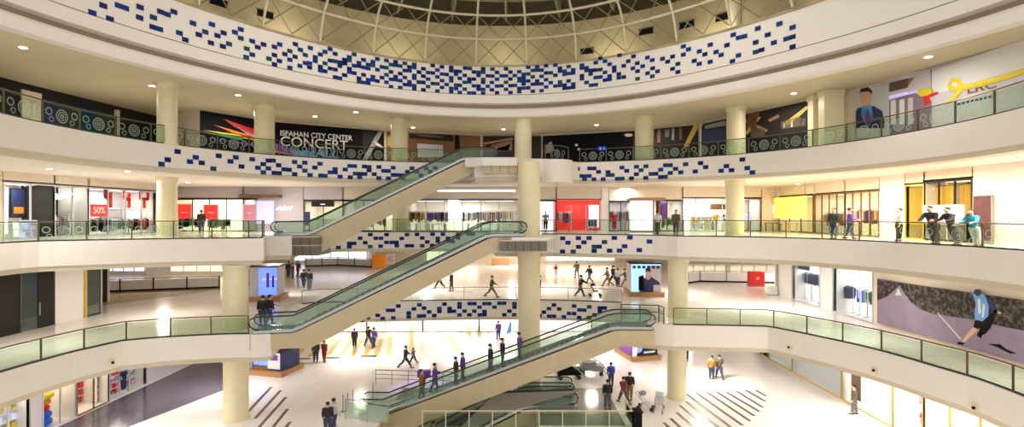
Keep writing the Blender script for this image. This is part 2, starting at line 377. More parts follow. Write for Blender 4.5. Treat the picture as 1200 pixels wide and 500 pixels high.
# ---------------------------------------------------------------- mosaics on the fascias
def mosaic(E, parent, zbase, data, cw=.335, ch=.25, off=.0):
    mb = MB(); rr = random.Random(3)
    for (x0, y0, s, pts) in data:
        for (u, v) in pts:
            px = x0 + u/s; py = y0 + v/s; h = hit(E, px)
            if not h: continue
            p, t = h; n = Vector((t.y, -t.x)); p = p + n*off; z = EYE - (py - HZ)*p.y/F
            c = Vector((p.x, p.y, z)); tt = Vector((t.x, t.y, 0))*cw/2; nn = Vector((n.x, n.y, 0))*.015; up = Vector((0, 0, ch/2))
            mb.prism([c - tt - up, c + tt - up, c + tt + up, c - tt + up], nn, rr.choice((0, 0, 0, 1, 1, 2)))
    return mb.build('mosaic', ['blue', 'blue_deep', 'teal'], parent)
S = 8.333
M4 = [(100,0,S,[(68,125),(175,55),(240,185),(325,55),(390,78),(535,70),(530,172),(665,170),(660,265),(725,285),(735,115),(800,140),(865,115),(918,322),(975,388)]),
 (200,10,S,[(218,143),(403,155),(338,228),(275,255),(457,265),(517,238),(393,335),(510,370),(570,345),(685,203),(628,232),(685,290),(797,318),(907,350),(850,378),(743,392),(797,450),(737,475)]),
 (310,40,S,[(148,100),(97,125),(302,98),(350,152),(448,135),(640,145),(590,172),(545,198),(690,192),(247,165),(198,195),(398,203),(298,220),(97,205),(43,240),(145,262),(97,295),(247,250),(247,328),(345,310),(398,283),(440,283),(440,325),(495,225),(495,262),(590,285),(640,258),(690,265),(735,275),(735,310),(785,250),(785,285),(545,318),(545,355),(590,362),(640,335),(690,345),(690,420),(735,430),(785,400)]),
 (400,55,S,[(125,72),(352,117),(440,132),(530,145),(620,160),(712,170),(78,100),(78,130),(30,130),(30,155),(5,160),(217,125),(308,145),(308,180),(485,172),(530,178),(575,186),(665,195),(712,200),(800,212),(172,155),(262,172),(397,195),(440,202),(620,230),(665,232),(757,245),(125,183),(172,187),(217,200),(262,210),(352,222),(485,243),(575,260),(712,278),(712,305),(800,285),(78,212),(78,245),(125,255),(440,272),(530,290),(620,298),(217,272),(308,290),(397,300),(485,315),(530,320),(575,328),(665,340),(757,345),(800,348),(30,275),(172,305),(262,320),(308,322),(352,333),(440,345),(620,367),(665,372),(712,378),(172,340),(217,347),(262,355),(485,387),(575,397),(712,408),(800,418)]),
 (490,60,S,[(143,140),(233,152),(323,158),(460,165),(505,168),(635,172),(725,175),(52,170),(188,183),(323,190),(370,195),(407,198),(545,203),(590,205),(635,205),(770,207),(10,205),(97,208),(143,212),(233,222),(278,226),(370,225),(455,235),(590,237),(680,240),(725,242),(52,242),(188,250),(323,258),(407,265),(500,270),(545,272),(635,275),(97,272),(233,287),(323,290),(455,303),(500,300),(635,305),(720,305),(8,300),(52,303),(143,315),(188,318),(278,325),(370,330),(407,333),(545,338),(590,340),(680,342),(97,345),(233,353),(323,362),(370,365),(455,370),(590,372),(635,372),(720,377),(52,378),(188,388),(323,395),(407,402),(500,408),(545,408),(635,408)]),
 (580,60,S,[(108,172),(325,157),(413,150),(500,142),(590,135),(20,207),(152,203),(238,200),(370,188),(413,185),(455,184),(635,165),(635,195),(720,150),(65,240),(108,240),(195,237),(280,225),(325,222),(500,212),(545,210),(680,195),(765,182),(20,273),(152,270),(238,265),(280,258),(370,250),(455,245),(590,235),(680,225),(720,218),(765,213),(108,303),(238,290),(280,290),(325,290),(413,290),(500,278),(545,307),(20,340),(65,338),(152,336),(195,334),(280,320),(370,322),(413,320),(455,318),(590,340),(635,300),(635,335),(720,290),(108,372),(238,362),(280,360),(325,357),(500,348),(680,330),(765,320),(20,405),(152,403),(238,395),(370,390),(455,385),(680,362),(720,358),(765,352)]),
 (670,50,S,[(235,195),(280,152),(325,180),(370,210),(467,122),(603,133),(553,180),(508,225),(415,240),(415,275),(100,220),(100,248),(145,245),(145,272),(215,268),(255,265),(280,262),(185,270),(185,305),(100,322),(100,352),(325,290),(370,325),(325,365),(370,358),(235,340),(280,335),(145,388),(190,415),(235,410),(460,305),(460,342),(508,335),(640,200),(693,230),(598,250),(643,278),(643,352),(740,145),(787,170),(790,250),(740,298),(838,280),(787,328),(887,157),(937,185),(985,135),(985,255)]),
 (780,10,6.25,[(90,405),(90,465),(130,277),(168,298),(130,337),(247,313),(288,335),(210,383),(247,405),(327,265),(327,390),(370,318),(407,340),(450,268),(495,192),(535,213),(577,203),(533,343),(490,385),(675,145),(660,247),(660,318),(703,303),(748,192),(793,250),(833,112),(930,138),(885,222),(930,208),(930,280)])]
M3 = [(180,165,10,[(92,273),(165,220),(280,125),(425,243),(493,193),(563,257),(763,175),(700,325),(900,240),(963,193),(1030,300),(1155,215)]),
 (290,170,10,[(245,180),(300,180),(185,222),(122,265),(245,272),(185,318),(365,235),(313,325),(370,328),(430,283),(487,288),(552,197),(672,205),(612,250),(672,298),(733,350),(553,340),(790,262),(850,218),(860,355),(910,358),(970,318),(1027,280),(1027,318),(1085,368),(1145,285)]),
 (400,175,10,[(100,193),(155,195),(105,325),(270,200),(325,205),(325,245),(165,283),(220,285),(275,287),(215,325),(385,290),(440,205),(497,250),(550,252),(608,213),(440,335),(552,338),(608,298),(665,300),(720,302),(720,340),(775,262),(828,220),(885,262),(935,305),(995,222),(1040,260),(1100,215)]),
 (670,180,10,[(90,178),(210,172),(262,172),(315,213),(95,260),(150,262),(205,260),(150,298),(260,298),(368,298),(425,215),(425,250),(475,250),(535,293),(590,290),(588,162),(645,200),(700,288),(758,240),(758,153),(870,147),(813,193),(868,282),(930,237),(985,235),(1042,187),(1100,135),(1155,135),(1155,225),(1042,273),(1098,270)]),
 (780,175,10,[(118,227),(235,173),(178,268),(348,258),(410,160),(470,207),(650,250),(713,195),(773,243),(900,118),(958,218),(1017,268)])]
M2 = [(385,262,10,[(115,278),(245,230),(300,230),(245,270),(370,170),(430,222),(490,127),(490,268),(555,170),(615,170),(680,127),(610,262),(680,218),(740,218),(795,218),(800,258),(858,172),(920,127),(1037,125),(1098,167),(1157,212),(920,258),(975,258),(1098,258)]),
 (480,262,10,[(270,122),(390,122),(330,170),(330,205),(265,253),(450,170),(450,205),(505,210),(570,125),(570,165),(690,120),(740,120)]),
 (645,265,9.23,[(133,130),(190,177),(303,128),(418,127),(362,173),(305,222),(247,272),(132,272),(475,220),(527,220),(473,265),(585,170),(692,125),(640,263),(748,262),(803,215),(860,122),(962,257),(1072,165)])]
M1 = [(410,345,10.9,[(150,335),(230,292),(355,263),(420,305),(490,200),(550,200),(620,145),(555,297),(752,235),(752,282),(818,182),(887,130),(948,172),(1013,220),(1078,267),(885,272),(945,270),(1143,175),(1143,215)]),
 (510,345,10.9,[(118,120),(183,175),(183,215),(240,212),(310,115),(310,160),(310,260),(375,210),(440,115),(500,115),(437,257),(500,210),(565,160),(630,115),(690,115),(630,215),(630,255),(570,258),(757,160),(820,110),(880,110),(883,257),(948,210),(1012,115),(1012,160),(1008,257)]),
 (620,345,10.9,[(135,268),(190,223),(255,178),(318,132),(385,183),(258,275),(318,275),(445,283),(575,145),(510,240),(575,242),(645,195),(705,198),(770,157),(640,293),(767,293),(835,260),(905,170),(905,210),(965,170)])]
mosaic(E4, T4, 0, M4, off=0); mosaic(E3, T3, 0, M3, .37, .28); mosaic(E2, T2, 0, M2, .38, .28); mosaic(E1, T1, 0, M1, .37, .28)

# ---------------------------------------------------------------- glass railings
def railing(pl, z, label, motif=False, step=2.0, hh=1.05, posts='brown_metal', glass='glass', rail='brown_metal', group='glass balustrades', thick=.05, motif_rng=(0, 1)):
    o0 = pl[len(pl)//2]
    root = empty('glass_railing', (o0.x, o0.y, z), 0, label, 'railing', group)
    def pz(p, h): return Vector((p.x - o0.x, p.y - o0.y, h))
    pl = offset(pl, -.14); rs = resample(pl, step)
    MB().tube([pz(p, hh) for p in resample(pl, .7)], .035, 6).build('handrail', rail, root, True)
    br = MB(); q = resample(pl, .7)
    for a, b in zip(q, q[1:]): br.slab_box(pz(a, .0), pz(b, .0), thick, .08)
    br.build('base_rail', 'dark_metal', root)
    for p in rs:
        d = .03; c = pz(p, 0)
        MB().box((c.x-d, c.y-d, 0), (c.x+d, c.y+d, hh)).box((c.x-.05, c.y-.05, 0), (c.x+.05, c.y+.05, .05)).build('post', posts, root)
    N = len(rs)-1
    for i, (a, b) in enumerate(zip(rs, rs[1:])):
        d = (b-a); L = d.length; d = d/L; a2 = a + d*.06; b2 = b - d*.06
        mb = MB(); mb.slab_box(pz(a2, .1), pz(b2, .1), .016, hh-.18)
        gp = mb.build('glass_panel', glass, root)
        f = (i + .5)/N
        if motif and motif_rng[0] <= f <= motif_rng[1]:
            mo = MB(); n = Vector((d.y, -d.x)); cx = (L/2)
            def ringp(c, zc, r0, r1, k=20):
                vs = []; 
                for j in range(k):
                    t = 2*math.pi*j/k
                    for r in (r0, r1):
                        q2 = a + d*(c + r*math.cos(t)) + n*.012
                        vs.append(pz(q2, zc + r*math.sin(t)))
                mo.add(vs, [(2*j, 2*j+1, (2*j+3) % (2*k), (2*j+2) % (2*k)) for j in range(k)])
            ringp(cx, .5, .27, .32); ringp(cx, .5, .17, .21); ringp(cx, .5, .05, .10)
            ringp(cx-.68, .62, .13, .18, 14); ringp(cx+.68, .62, .13, .18, 14); ringp(cx-.55, .28, .09, .13, 12); ringp(cx+.55, .28, .09, .13, 12)
            mo.build('etched_motif', 'motif', gp)
    return root
railing(sub(E3, -700, 552), L3, 'ring motif glass balustrade from the dark glass wall to the uppermost escalator', True)
railing(sub(E3, 606, 672), L3, 'short glass balustrade on the bulging landing beside the thick column, top gallery', True)
railing(sub(E3, 676, 1800), L3, 'glass balustrade with ring motifs curving below the dark banners and the yellow calligraphy banner', True)
railing(sub(E2, -700, 330), L2, 'glass balustrade with ring motifs in front of the 50% sale shop', True)
railing([p for p in sub(E2, 352, 574) if p.y > 37.5], L2, 'glass balustrade behind the upper escalator, above a blue mosaic')
railing(sub(E2, 634, 1800), L2, 'glass balustrade that three people lean on, opposite the yellow lit shop', True, motif_rng=(.5, 1))
railing(sub(E1, -700, 300)[:], L1, 'bent clear glass balustrade with brown posts over the plum floor')
railing([p for p in E1 if p.y > 39 and -16.5 < p.x < 9], L1, 'low clear balustrade on the bridge above the blue mosaic, people walking behind', posts='steel', rail='steel', thick=.03, glass='glass_clear', step=4.0)
railing([p for p in sub(E1, 776, 1800) if p.y < 33], L1, 'clear glass balustrade with brown posts below the runner banner')
# ---------------------------------------------------------------- columns
def column(px, d, z0, z1, r, label, cap=True):
    p = W(px, d, z0); h = z1 - z0
    root = empty('round_column', p, 0, label, 'column', 'round stone clad columns')
    prof = [(r+.05, 0), (r+.05, .12), (r, .14)]
    for k in range(1, int(h/1.3)+1):
        zz = k*1.3
        if zz < h-.5: prof += [(r, zz-.012), (r-.012, zz-.008), (r-.012, zz+.008), (r, zz+.012)]
    prof += [(r, h)]
    MB().lathe((0, 0, 0), prof, 32).build('shaft', 'column_stone', root, True)
    if cap: MB().lathe((0, 0, h-.28), [(r+.02, 0), (r+.06, .05), (r+.06, .28)], 32).build('capital', 'column_stone', root, True)
    return root
TOP3 = ZL + .3
for a in ((196, 30.0, .52, 'cream column beside the dark green glass wall on the top gallery'), (310, 36.2, .66, 'cream column between the colourful streak banner and the concert banner'),
          (468, 41.2, .68, 'cream column between the concert banner and the brown architecture banner'), (613, 39.6, .66, 'cream column on the top gallery directly above the thick atrium column'),
          (755, 40.0, .72, 'cream column between the black night banner and the gold beam banner'), (862.5, 36.9, .64, 'cream column in the middle of the gold beam banner')):
    column(a[0], a[1], L3, TOP3, a[2], a[3])
for a in ((196, 33.6, .58, 'cream column beside the 50% sale shop on the middle gallery'), (469, 43.6, .66, 'cream column glimpsed under the upper escalator, middle gallery'), (861, 36.5, .62, 'cream column beside the yellow lit shop on the middle gallery'),
          (756.5, 46.5, .70, 'cream column above the brown kiosk canopy')):
    column(a[0], a[1], L2, L3-1.6, a[2], a[3])
column(276.5, 31.2, L1, L2-1.6, .70, 'cream column at the escalator foot on the first gallery'); column(794.5, 34.9, L1, L2-1.6, .66, 'cream column beside the escalator head on the first gallery')
column(276.5, 31.2, 0, L1-1.6, .70, 'cream column rising from the ground floor at the edge of the plum paving'); column(793, 34.9, 0, L1-1.6, .64, 'cream column rising from the ground floor beside the parked pushchair')
column(620, 36.0, 0, L3-.4, .78, 'thick cream column standing free in the atrium through every level', False)

# ---------------------------------------------------------------- walls
def wallrun(pts, z0, z1, name, m, th=.25):
    mb = MB()
    for a, b in zip(pts, pts[1:]): 
        d = (Vector(b)-Vector(a)).normalized(); n = Vector((-d.y, d.x))*th
        mb.prism([(a[0], a[1], z0), (b[0], b[1], z0), (b[0], b[1], z1), (a[0], a[1], z1)], (n.x, n.y, 0))
    return mb.build(name, m, kind='structure')
W3 = [(-28.6, 20), (-28.5, 30), (-27.6, 40), (-22.5, 37), (-19.4, 41.6), (-11.4, 46.2), (-2.9, 49), (2.9, 49), (10.7, 46.2), (15.7, 42.8), (19.7, 33.7), (20.9, 31.4), (24.1, 15.2), (24.3, 12)]
wallrun(W3[:3], L3, TOP3+.1, 'wall_left', 'wall_dark'); wallrun(W3[2:10], L3, TOP3+.1, 'wall_back', 'wall_cream'); wallrun(W3[9:], L3, TOP3+.1, 'wall_right', 'wall_cream')

class Panel:
    def __init__(s, a, b, off=.12):           # a, b: 2D wall points, left to right as seen from the atrium
        s.a = Vector(a); s.b = Vector(b); s.d = (s.b-s.a).normalized(); s.n = Vector((s.d.y, -s.d.x)); s.off = off
    def at(s, px, py, layer=0):               # the wall point behind a place of the picture
        k = (px-600)/F; o = s.off; a = s.a + s.n*o; d = s.d
        # a + t d = D (k, 1)
        t = (k*a.y - a.x)/(d.x - k*d.y); p = a + d*t
        q = p + s.n*(.004*layer)
        return Vector((q.x, q.y, EYE - (py-HZ)*p.y/F))
    def poly(s, pts, m, parent, name='print', layer=1, th=.003):
        P = [s.at(x, y, layer) for x, y in pts]
        return MB().prism(P, (s.n.x*th, s.n.y*th, 0)).build(name, m, parent)
    def board(s, pts, m, name, label, cat, th=.1, group=None):
        P = [s.at(x, y, 0) for x, y in pts]
        o = MB().prism(P, (-s.n.x*th, -s.n.y*th, 0)).build(name, m); return tag(o, label, cat, group)
    def rect(s, x0, x1, z0, z1, m, name, label, cat, th=.1, group=None):   # by metres in height
        a = s.at(x0, HZ); b = s.at(x1, HZ)
        o = MB().prism([(a.x, a.y, z0), (b.x, b.y, z0), (b.x, b.y, z1), (a.x, a.y, z1)], (-s.n.x*th, -s.n.y*th, 0)).build(name, m); return tag(o, label, cat, group)
    def text(s, t, px, py, size, m, parent=None, name='lettering', layer=3, align='LEFT', sx=1.0, bold=0):
        cu = bpy.data.curves.new(name, 'FONT'); cu.body = t; cu.size = size; cu.align_x = align; cu.extrude = .004; cu.offset = bold; cu.materials.append(M[m])
        o = bpy.data.objects.new(name, cu); C.objects.link(o); p = s.at(px, py, layer)
        R = Matrix(((s.d.x, 0, s.n.x, p.x), (s.d.y, 0, s.n.y, p.y), (0, 1, 0, p.z), (0, 0, 0, 1)))
        o.matrix_world = R @ Matrix.Diagonal((sx, 1, 1, 1))
        if parent: o.parent = parent
        return o
mat('mauve', (.26, .18, .24), .6)
b = Panel(W3[3], W3[4]); r = b.rect(235, 318, L3+.02, TOP3-.15, 'black', 'printed_banner', 'black banner with fanned red, green and violet light streaks', 'banner')
for pts, m in ((((262,139),(300,152),(302,160),(275,149)), 'red'), (((262,139),(303,158),(303,166)), 'pink'), (((250,146),(300,160),(300,166)), 'orange'), (((238,152),(290,159),(290,163)), 'yellow'), (((238,155),(285,161),(285,165)), 'green'),
               (((262,153),(300,161),(300,163)), 'red'), (((240,161),(300,169),(300,171)), 'purple')):
    b.poly(pts, m, r, 'light_streak')
b = Panel(W3[4], W3[5]); r = b.rect(322, 450, L3+.02, TOP3-.15, 'black', 'printed_banner', 'black concert hall banner with white title lettering', 'banner')
b.text('ISFAHAN CITY CENTER', 328, 158.5, .60, 'paper', r, sx=.92, bold=.012); b.text('CONCERT', 328, 170.5, 1.12, 'white', r, sx=1.02, bold=.008); b.text('HALL', 357, 183, 1.05, 'sky_blue', r, sx=1.1)
for pts, m in ((((318,165),(346,176),(346,182),(318,176)), 'purple'), (((340,177),(362,176),(372,186),(345,184)), 'sky_blue'), (((372,180),(400,182),(396,189),(370,188)), 'teal'), (((318,172),(345,182),(318,178)), 'pink')):
    b.poly(pts, m, r, 'light_streak')
for pts, m in ((((425,152),(428,153),(445,153),(425,178)), 'wall_dark'), (((443,153.5),(449,154),(430,188),(424,188)), 'grey'), (((438,164),(449,172),(449,174),(440,170)), 'paper')):
    b.poly(pts, m, r, 'picture_shape')
b = Panel(W3[5], W3[6]); r = b.rect(453, 563, L3+.02, TOP3-.15, 'brown', 'printed_banner', 'brown architecture banner with curved white beams and a pale doorway', 'banner')
for pts, m in ((((454,160),(460,158),(458,172),(454,170)), 'gold'),
               (((480,157),(530,158),(532,166),(480,162)), 'wall_dark'), (((488,157),(520,159),(533,165),(520,162),(490,159)), 'grey'), (((489,168),(519,170),(519,184),(489,184)), 'light_grey'), (((533,158),(538,158),(540,186),(533,186)), 'black')):
    b.poly(pts, m, r, 'picture_shape')
b = Panel(W3[6], W3[7], .2); r = b.rect(566, 634, L3+.02, TOP3-.15, 'wall_dark', 'printed_banner', 'dark banner with a reddish hall picture behind the escalator head', 'banner')
for pts, m in ((((566,170),(600,163),(600,176),(566,178)), 'brown'), (((566,167),(580,165),(600,161),(602,163),(570,171)), 'wood'), (((566,172),(575,170),(575,173),(566,174)), 'paper'), (((566,176),(590,172),(598,168),(596,176)), 'wood')):
    b.poly(pts, m, r, 'picture_shape')
b = Panel(W3[7], W3[8]); r = b.rect(636, 746, L3+.02, TOP3-.15, 'black', 'printed_banner', 'black night sky banner with small white lights and a blue logo', 'banner')
for pts, m in ((((700,171),(711,171),(711,177),(700,177)), 'blue'), (((702,172.5),(705,172.5),(705,175.5),(702,175.5)), 'lit_blue'), (((706.5,172.5),(709,172.5),(709,175.5),(706.5,175.5)), 'lit_blue'), (((674,168.5),(677,168.5),(677,171),(674,171)), 'paper'), (((677,173.5),(680,173.5),(680,176),(677,176)), 'paper'),
               (((640,170),(646,165),(650,176),(640,180)), 'grey')):
    b.poly(pts, m, r, 'picture_shape')
b.poly([(731,157.5),(735,156.2),(739,156.3),(743,158),(739,160),(734,160)], 'paper', r, 'picture_shape')
b = Panel(W3[8], W3[9]); r = b.rect(741, 818, L3+.02, TOP3-.15, 'wall_dark', 'printed_banner', 'dark banner with brown panels and one slanted gold beam', 'banner')
for pts, m in ((((813,147),(818,144),(818,150),(806,172),(801,172)), 'gold'), (((771,152),(774,151),(774,167),(770,167)), 'brown'), (((788,150),(790,150),(790,164),(787,164)), 'grey'), (((796,150),(799,149),(799,164),(796,164)), 'brown'), (((755,155),(762,153),(764,170),(756,170)), 'brown'), (((779,152),(785,151),(784,160),(780,161)), 'stripe')):
    b.poly(pts, m, r, 'picture_shape')
b = Panel(W3[9], W3[10]); r = b.rect(822, 949, L3+.02, TOP3-.15, 'wall_dark', 'printed_banner', 'dark banner with crossing golden beams and a navy doorway', 'banner')
for pts, m in ((((822,141),(829,139),(822,149)), 'gold'), (((824,153),(850,150),(852,166),(824,170)), 'navy'), (((826,147),(850,141),(851,147),(826,151)), 'grey'), (((873,155),(888,137),(892,137),(876,158)), 'gold'), (((876,134),(890,131),(886,148),(875,150)), 'brown'), (((918,145),(945,124),(948,126),(925,147)), 'gold'), (((874,140),(900,152),(898,155),(874,143)), 'wood'), (((915,143),(935,137),(944,139),(944,147),(916,151)), 'stripe'),
               (((918,144),(920,143.5),(920,150),(918,150.5)), 'paper'), (((927,141),(929,140.5),(929,148.5),(927,149)), 'paper'), (((936,139),(941,138),(941,140),(938,146),(936,146)), 'paper'), (((880,148),(896,152),(896,160),(880,160)), 'stripe'), (((900,140),(912,134),(914,137),(902,143)), 'wood')):
    b.poly(pts, m, r, 'picture_shape')
# three square piers beside the portrait banner
for x0, x1, dd in ((953, 961, 32.6), (966, 989, 31.3)):
    a = W(x0, dd); c = W(x1, dd); t = MB().box((a.x, dd, L3), (c.x, dd+.6, TOP3-.02)).box((a.x-.05, dd-.05, TOP3-.37), (c.x+.05, dd+.65, TOP3-.02)).build('square_pier', 'column_stone')
    tag(t, 'broad cream square pier touching the portrait banner' if x0 > 960 else 'slim cream square pier between the golden arcade banner and the broader pier', 'pier')
b = Panel(W3[11], W3[12])
r = b.rect(1003, 1042, L3+.02, TOP3-.15, 'light_grey', 'printed_banner', 'pale portrait banner of a person in dark suit and tie', 'banner')
for pts, m in ((((1003,150),(1003,130),(1006,126),(1024,124),(1034,130),(1038,150)), 'navy'), (((1010,124),(1021,122),(1024,140),(1017,150),(1009,135)), 'sky_blue'), (((1014,128),(1018,127),(1020,144),(1017,147),(1013,140)), 'purple'),
               (((1008,108),(1013,105),(1019,105),(1022,110),(1022,117),(1018,123),(1012,124),(1008,118)), 'skin'), (((1007,110),(1009,104),(1017,102),(1022,106),(1022,111),(1018,107),(1011,108)), 'hair')):
    b.poly(pts, m, r, 'portrait_shape')
r = b.rect(1042, 1092, L3+.02, TOP3-.15, 'mauve', 'printed_banner', 'mauve street picture banner with pale columns', 'banner')
for pts, m in ((((1042,92),(1070,84),(1090,80),(1092,118),(1070,108),(1042,118)), 'wall_lilac'), (((1042,97),(1072,90),(1063,103),(1042,108)), 'brown'), (((1044,118),(1050,117),(1050,145),(1044,146)), 'paper'), (((1054,117),(1060,116),(1060,145),(1054,146)), 'paper'), (((1064,115),(1070,114),(1070,145),(1064,146)), 'wall_lilac'),
               (((1042,112),(1080,104),(1080,107),(1042,116)), 'lilac'), (((1075,105),(1092,102),(1095,108),(1080,112)), 'yellow')):
    b.poly(pts, m, r, 'picture_shape')
r = b.rect(1092, 1210, L3+.02, TOP3-.1, 'wall_lilac', 'printed_banner', 'pale lilac banner with yellow calligraphy and three dark capitals', 'banner')
b.poly([(1092,84),(1120,74),(1215,40),(1215,75),(1130,100),(1092,112)], 'paper', r, 'picture_shape')
b.text('LRC', 1133, 110, .54, 'brown', r, sx=1.35, bold=.01)
for q in range(9): b.poly([(1122+5.2*q, 121-1.2*q), (1125.5+5.2*q, 120.2-1.2*q), (1125.5+5.2*q, 122.6-1.2*q), (1122+5.2*q, 123.4-1.2*q)], 'navy', r, 'small_script')
# the calligraphic sweep, an open loop with a long tail
sw = [(1109,121),(1117,116),(1124,108),(1127,100),(1123,94),(1116,94),(1112,99),(1115,104),(1123,104),(1135,101.5),(1150,98),(1165,94),(1180,89.5),(1195,85),(1207,80)]
mb = MB(); mb.tube([b.at(x, y, 3) for x, y in sw], [.06,.10,.13,.14,.13,.12,.12,.13,.14,.15,.16,.16,.16,.14,.08], 6)
mb.v = [tuple(Vector(v) - Vector((b.n.x, b.n.y, 0)) * (Vector((v[0], v[1])) - b.a).dot(b.n) * .8 + Vector((b.n.x, b.n.y, 0)) * .12) for v in mb.v]
mb.build('calligraphy', 'yellow', r)
b.poly([(1075,106),(1090,103),(1093,109),(1088,112),(1078,113)], 'yellow', r, 'calligraphy', 5); b.poly([(1082,113),(1100,107),(1100,110),(1090,114),(1091,120),(1084,124),(1083,117)], 'red', r, 'calligraphy', 5)
# left: dark green glass wall
b = Panel(W3[1], W3[2]); 
r = empty('glass_wall', (-28.4, 33, L3), 0, 'dark green glazed shop wall with pale reflections on the top gallery', 'glass wall')
for x0, x1, m in ((50, 70, 'navy'), (70, 92, 'glass_green'), (92, 112, 'teal'), (112, 136, 'glass_green')):
    a = b.at(x0, HZ); c = b.at(x1, HZ)
    o = MB().prism([(a.x, a.y, L3+.02), (c.x, c.y, L3+.02), (c.x, c.y, L3+2.9), (a.x, a.y, L3+2.9)], (.04, 0, 0)).build('glass_pane', m); o.parent = r; o.matrix_parent_inverse = r.matrix_world.inverted()
    r2 = Matrix.Translation(r.location).inverted(); o.matrix_parent_inverse = r2
a = b.at(137, HZ); o = MB().box((a.x-.1, a.y-.12, L3), (a.x+.12, a.y+.12, L3+3.3)).build('glass_frame', 'column_stone'); o.parent = r; o.matrix_parent_inverse = r2
b0 = Panel(W3[0], W3[1]); b1 = Panel(W3[1], W3[2])
b1.rect(26, 49, L3, TOP3-.4, 'wall_cream', 'door_1', None, None)['kind'] = 'structure'

# recessed downlights
def downlight(px, py, z, label, grp, r=.16, power=35):
    d = F*(z-EYE)/(HZ-py); p = W(px, d, z)
    root = empty('ceiling_downlight', p, 0, label, 'downlight', grp)
    MB().lathe((0, 0, -.035), [(r+.05, 0), (r+.07, .02), (r+.07, .034)], 20).build('trim_ring', 'white', root)
    MB().lathe((0, 0, -.045), [(r*.9, 0), (r, .012)], 20).build('lens', 'lamp', root)
    light('downlight_beam', 'SPOT', p - Vector((0, 0, .08)), power, size=.12).parent = None
for x, y, w_ in ((27, 55, 'above the dark green glass wall, farthest to the left'), (178, 100, 'just left of the column by the green glass wall'), (279, 111, 'above the colourful streak banner'), (369, 136, 'above the middle of the concert banner'), (417, 131, 'above the end of the concert banner'),
               (484, 149, 'right beside the column of the brown banner'), (590, 151, 'just left of the central column'), (699, 146, 'above the black night sky banner'), (930, 109, 'above the golden beam banner'), (1088, 66, 'above the mauve street picture banner'), (1160, 72, 'before the yellow calligraphy banner')):
    downlight(x, y, TOP3, 'glowing top gallery downlight ' + w_, 'downlights of the top gallery')
for x, y, w_ in ((1106, 202, 'above the leaning pair'), (1025, 209, 'above the glowing drape shop'), (935, 215, 'above the yellow banner'), (58, 197, 'above the framed sunset picture'), (220, 213, 'above the red sale posters'), (150, 200, 'above the hanging red letters')):
    downlight(x, y, L3-1.62, 'small middle gallery downlight ' + w_, 'downlights of the middle gallery', .13, 30)
for i, (pl, z) in enumerate(((P_L3, TOP3-.25), (P_L2, L3-1.8), (P_L1, L2-1.8), (P_L0, L1-1.8))):
    for q in pl: light('gallery_fill', 'AREA', (q[0], q[1], z), GALLERY_POWER*(q[2] if len(q) > 2 else 1)*(.65, 1.6, 2.1, 2.3)[i], (1, .95, .88), .9)  # fill areas without fixtures, added to brighten the galleries

for (x, y, p) in ((20.3, 34, 330), (21.2, 27, 280), (21, 22, 160)): light('gallery_fill', 'AREA', (x, y, L3-1.85), p, (1, .78, .50), 1.2)  # extra warm fill added to tint the middle gallery near the amber shops
# ---------------------------------------------------------------- roof over the atrium: drum, lattice dome, trusses
ED = ring_pts(CO4, -1.7, 1.7, 60, 5.2)
wallrun([tuple(p) for p in ED], ZL+3.95, EYE+16.2, 'wall_drum', 'drum', .3)
strip(E4, ZL+3.8, ZL+3.94, 'roof_slab', 'drum', lambda p: CTR+(p-CTR)*1.35)
MB().box((-44, 2, EYE+21), (40, 62, EYE+21.3)).build('roof_deck', 'roof_deck', kind='structure')
wallrun([tuple(p) for p in ring_pts(CO4, -1.7, 1.7, 40, 12)], ZL+3.9, EYE+21, 'wall_attic', 'roof_deck', .3)
dome = empty('lattice_dome', (CTR.x, CTR.y, 0), 0, 'lattice of cream tube ribs and dark braces ringing the roof above the atrium', 'roof lattice')
RG = [(-.25, EYE+11.3), (-.95, EYE+12.95), (-2.5, EYE+14.1), (-5.2, EYE+15.2)]
def rp(t, k):
    p = ring_pts(CO4, t, t, 1, RG[k][0])[0] - CTR; return Vector((p.x, p.y, RG[k][1]))
for k in (1, 2, 3): MB().tube([rp(-1.7 + 3.4*i/90, k) for i in range(91)], .085, 6).build('ring_tube', 'pipe_cream', dome, True)
ts = [-.116 + .2*i for i in range(-8, 9)]
for t in ts:
    pts = [rp(t, 0), rp(t, 0)*.5 + rp(t, 1)*.5 + Vector((0, 0, .12)), rp(t, 1), rp(t, 1)*.5 + rp(t, 2)*.5 + Vector((0, 0, .15)), rp(t, 2), rp(t, 3)]
    MB().tube(pts, .08, 6).build('rib', 'pipe_cream', dome, True)
br = MB()
for t in ts[:-1]:
    for h in (0, .1):
        for k in (0, 1):
            br.tube([rp(t+h, k), rp(t+h+.1, k+1)], .035, 4); br.tube([rp(t+h+.1, k), rp(t+h, k+1)], .035, 4)
br.build('brace_lattice', 'olive_steel', dome)
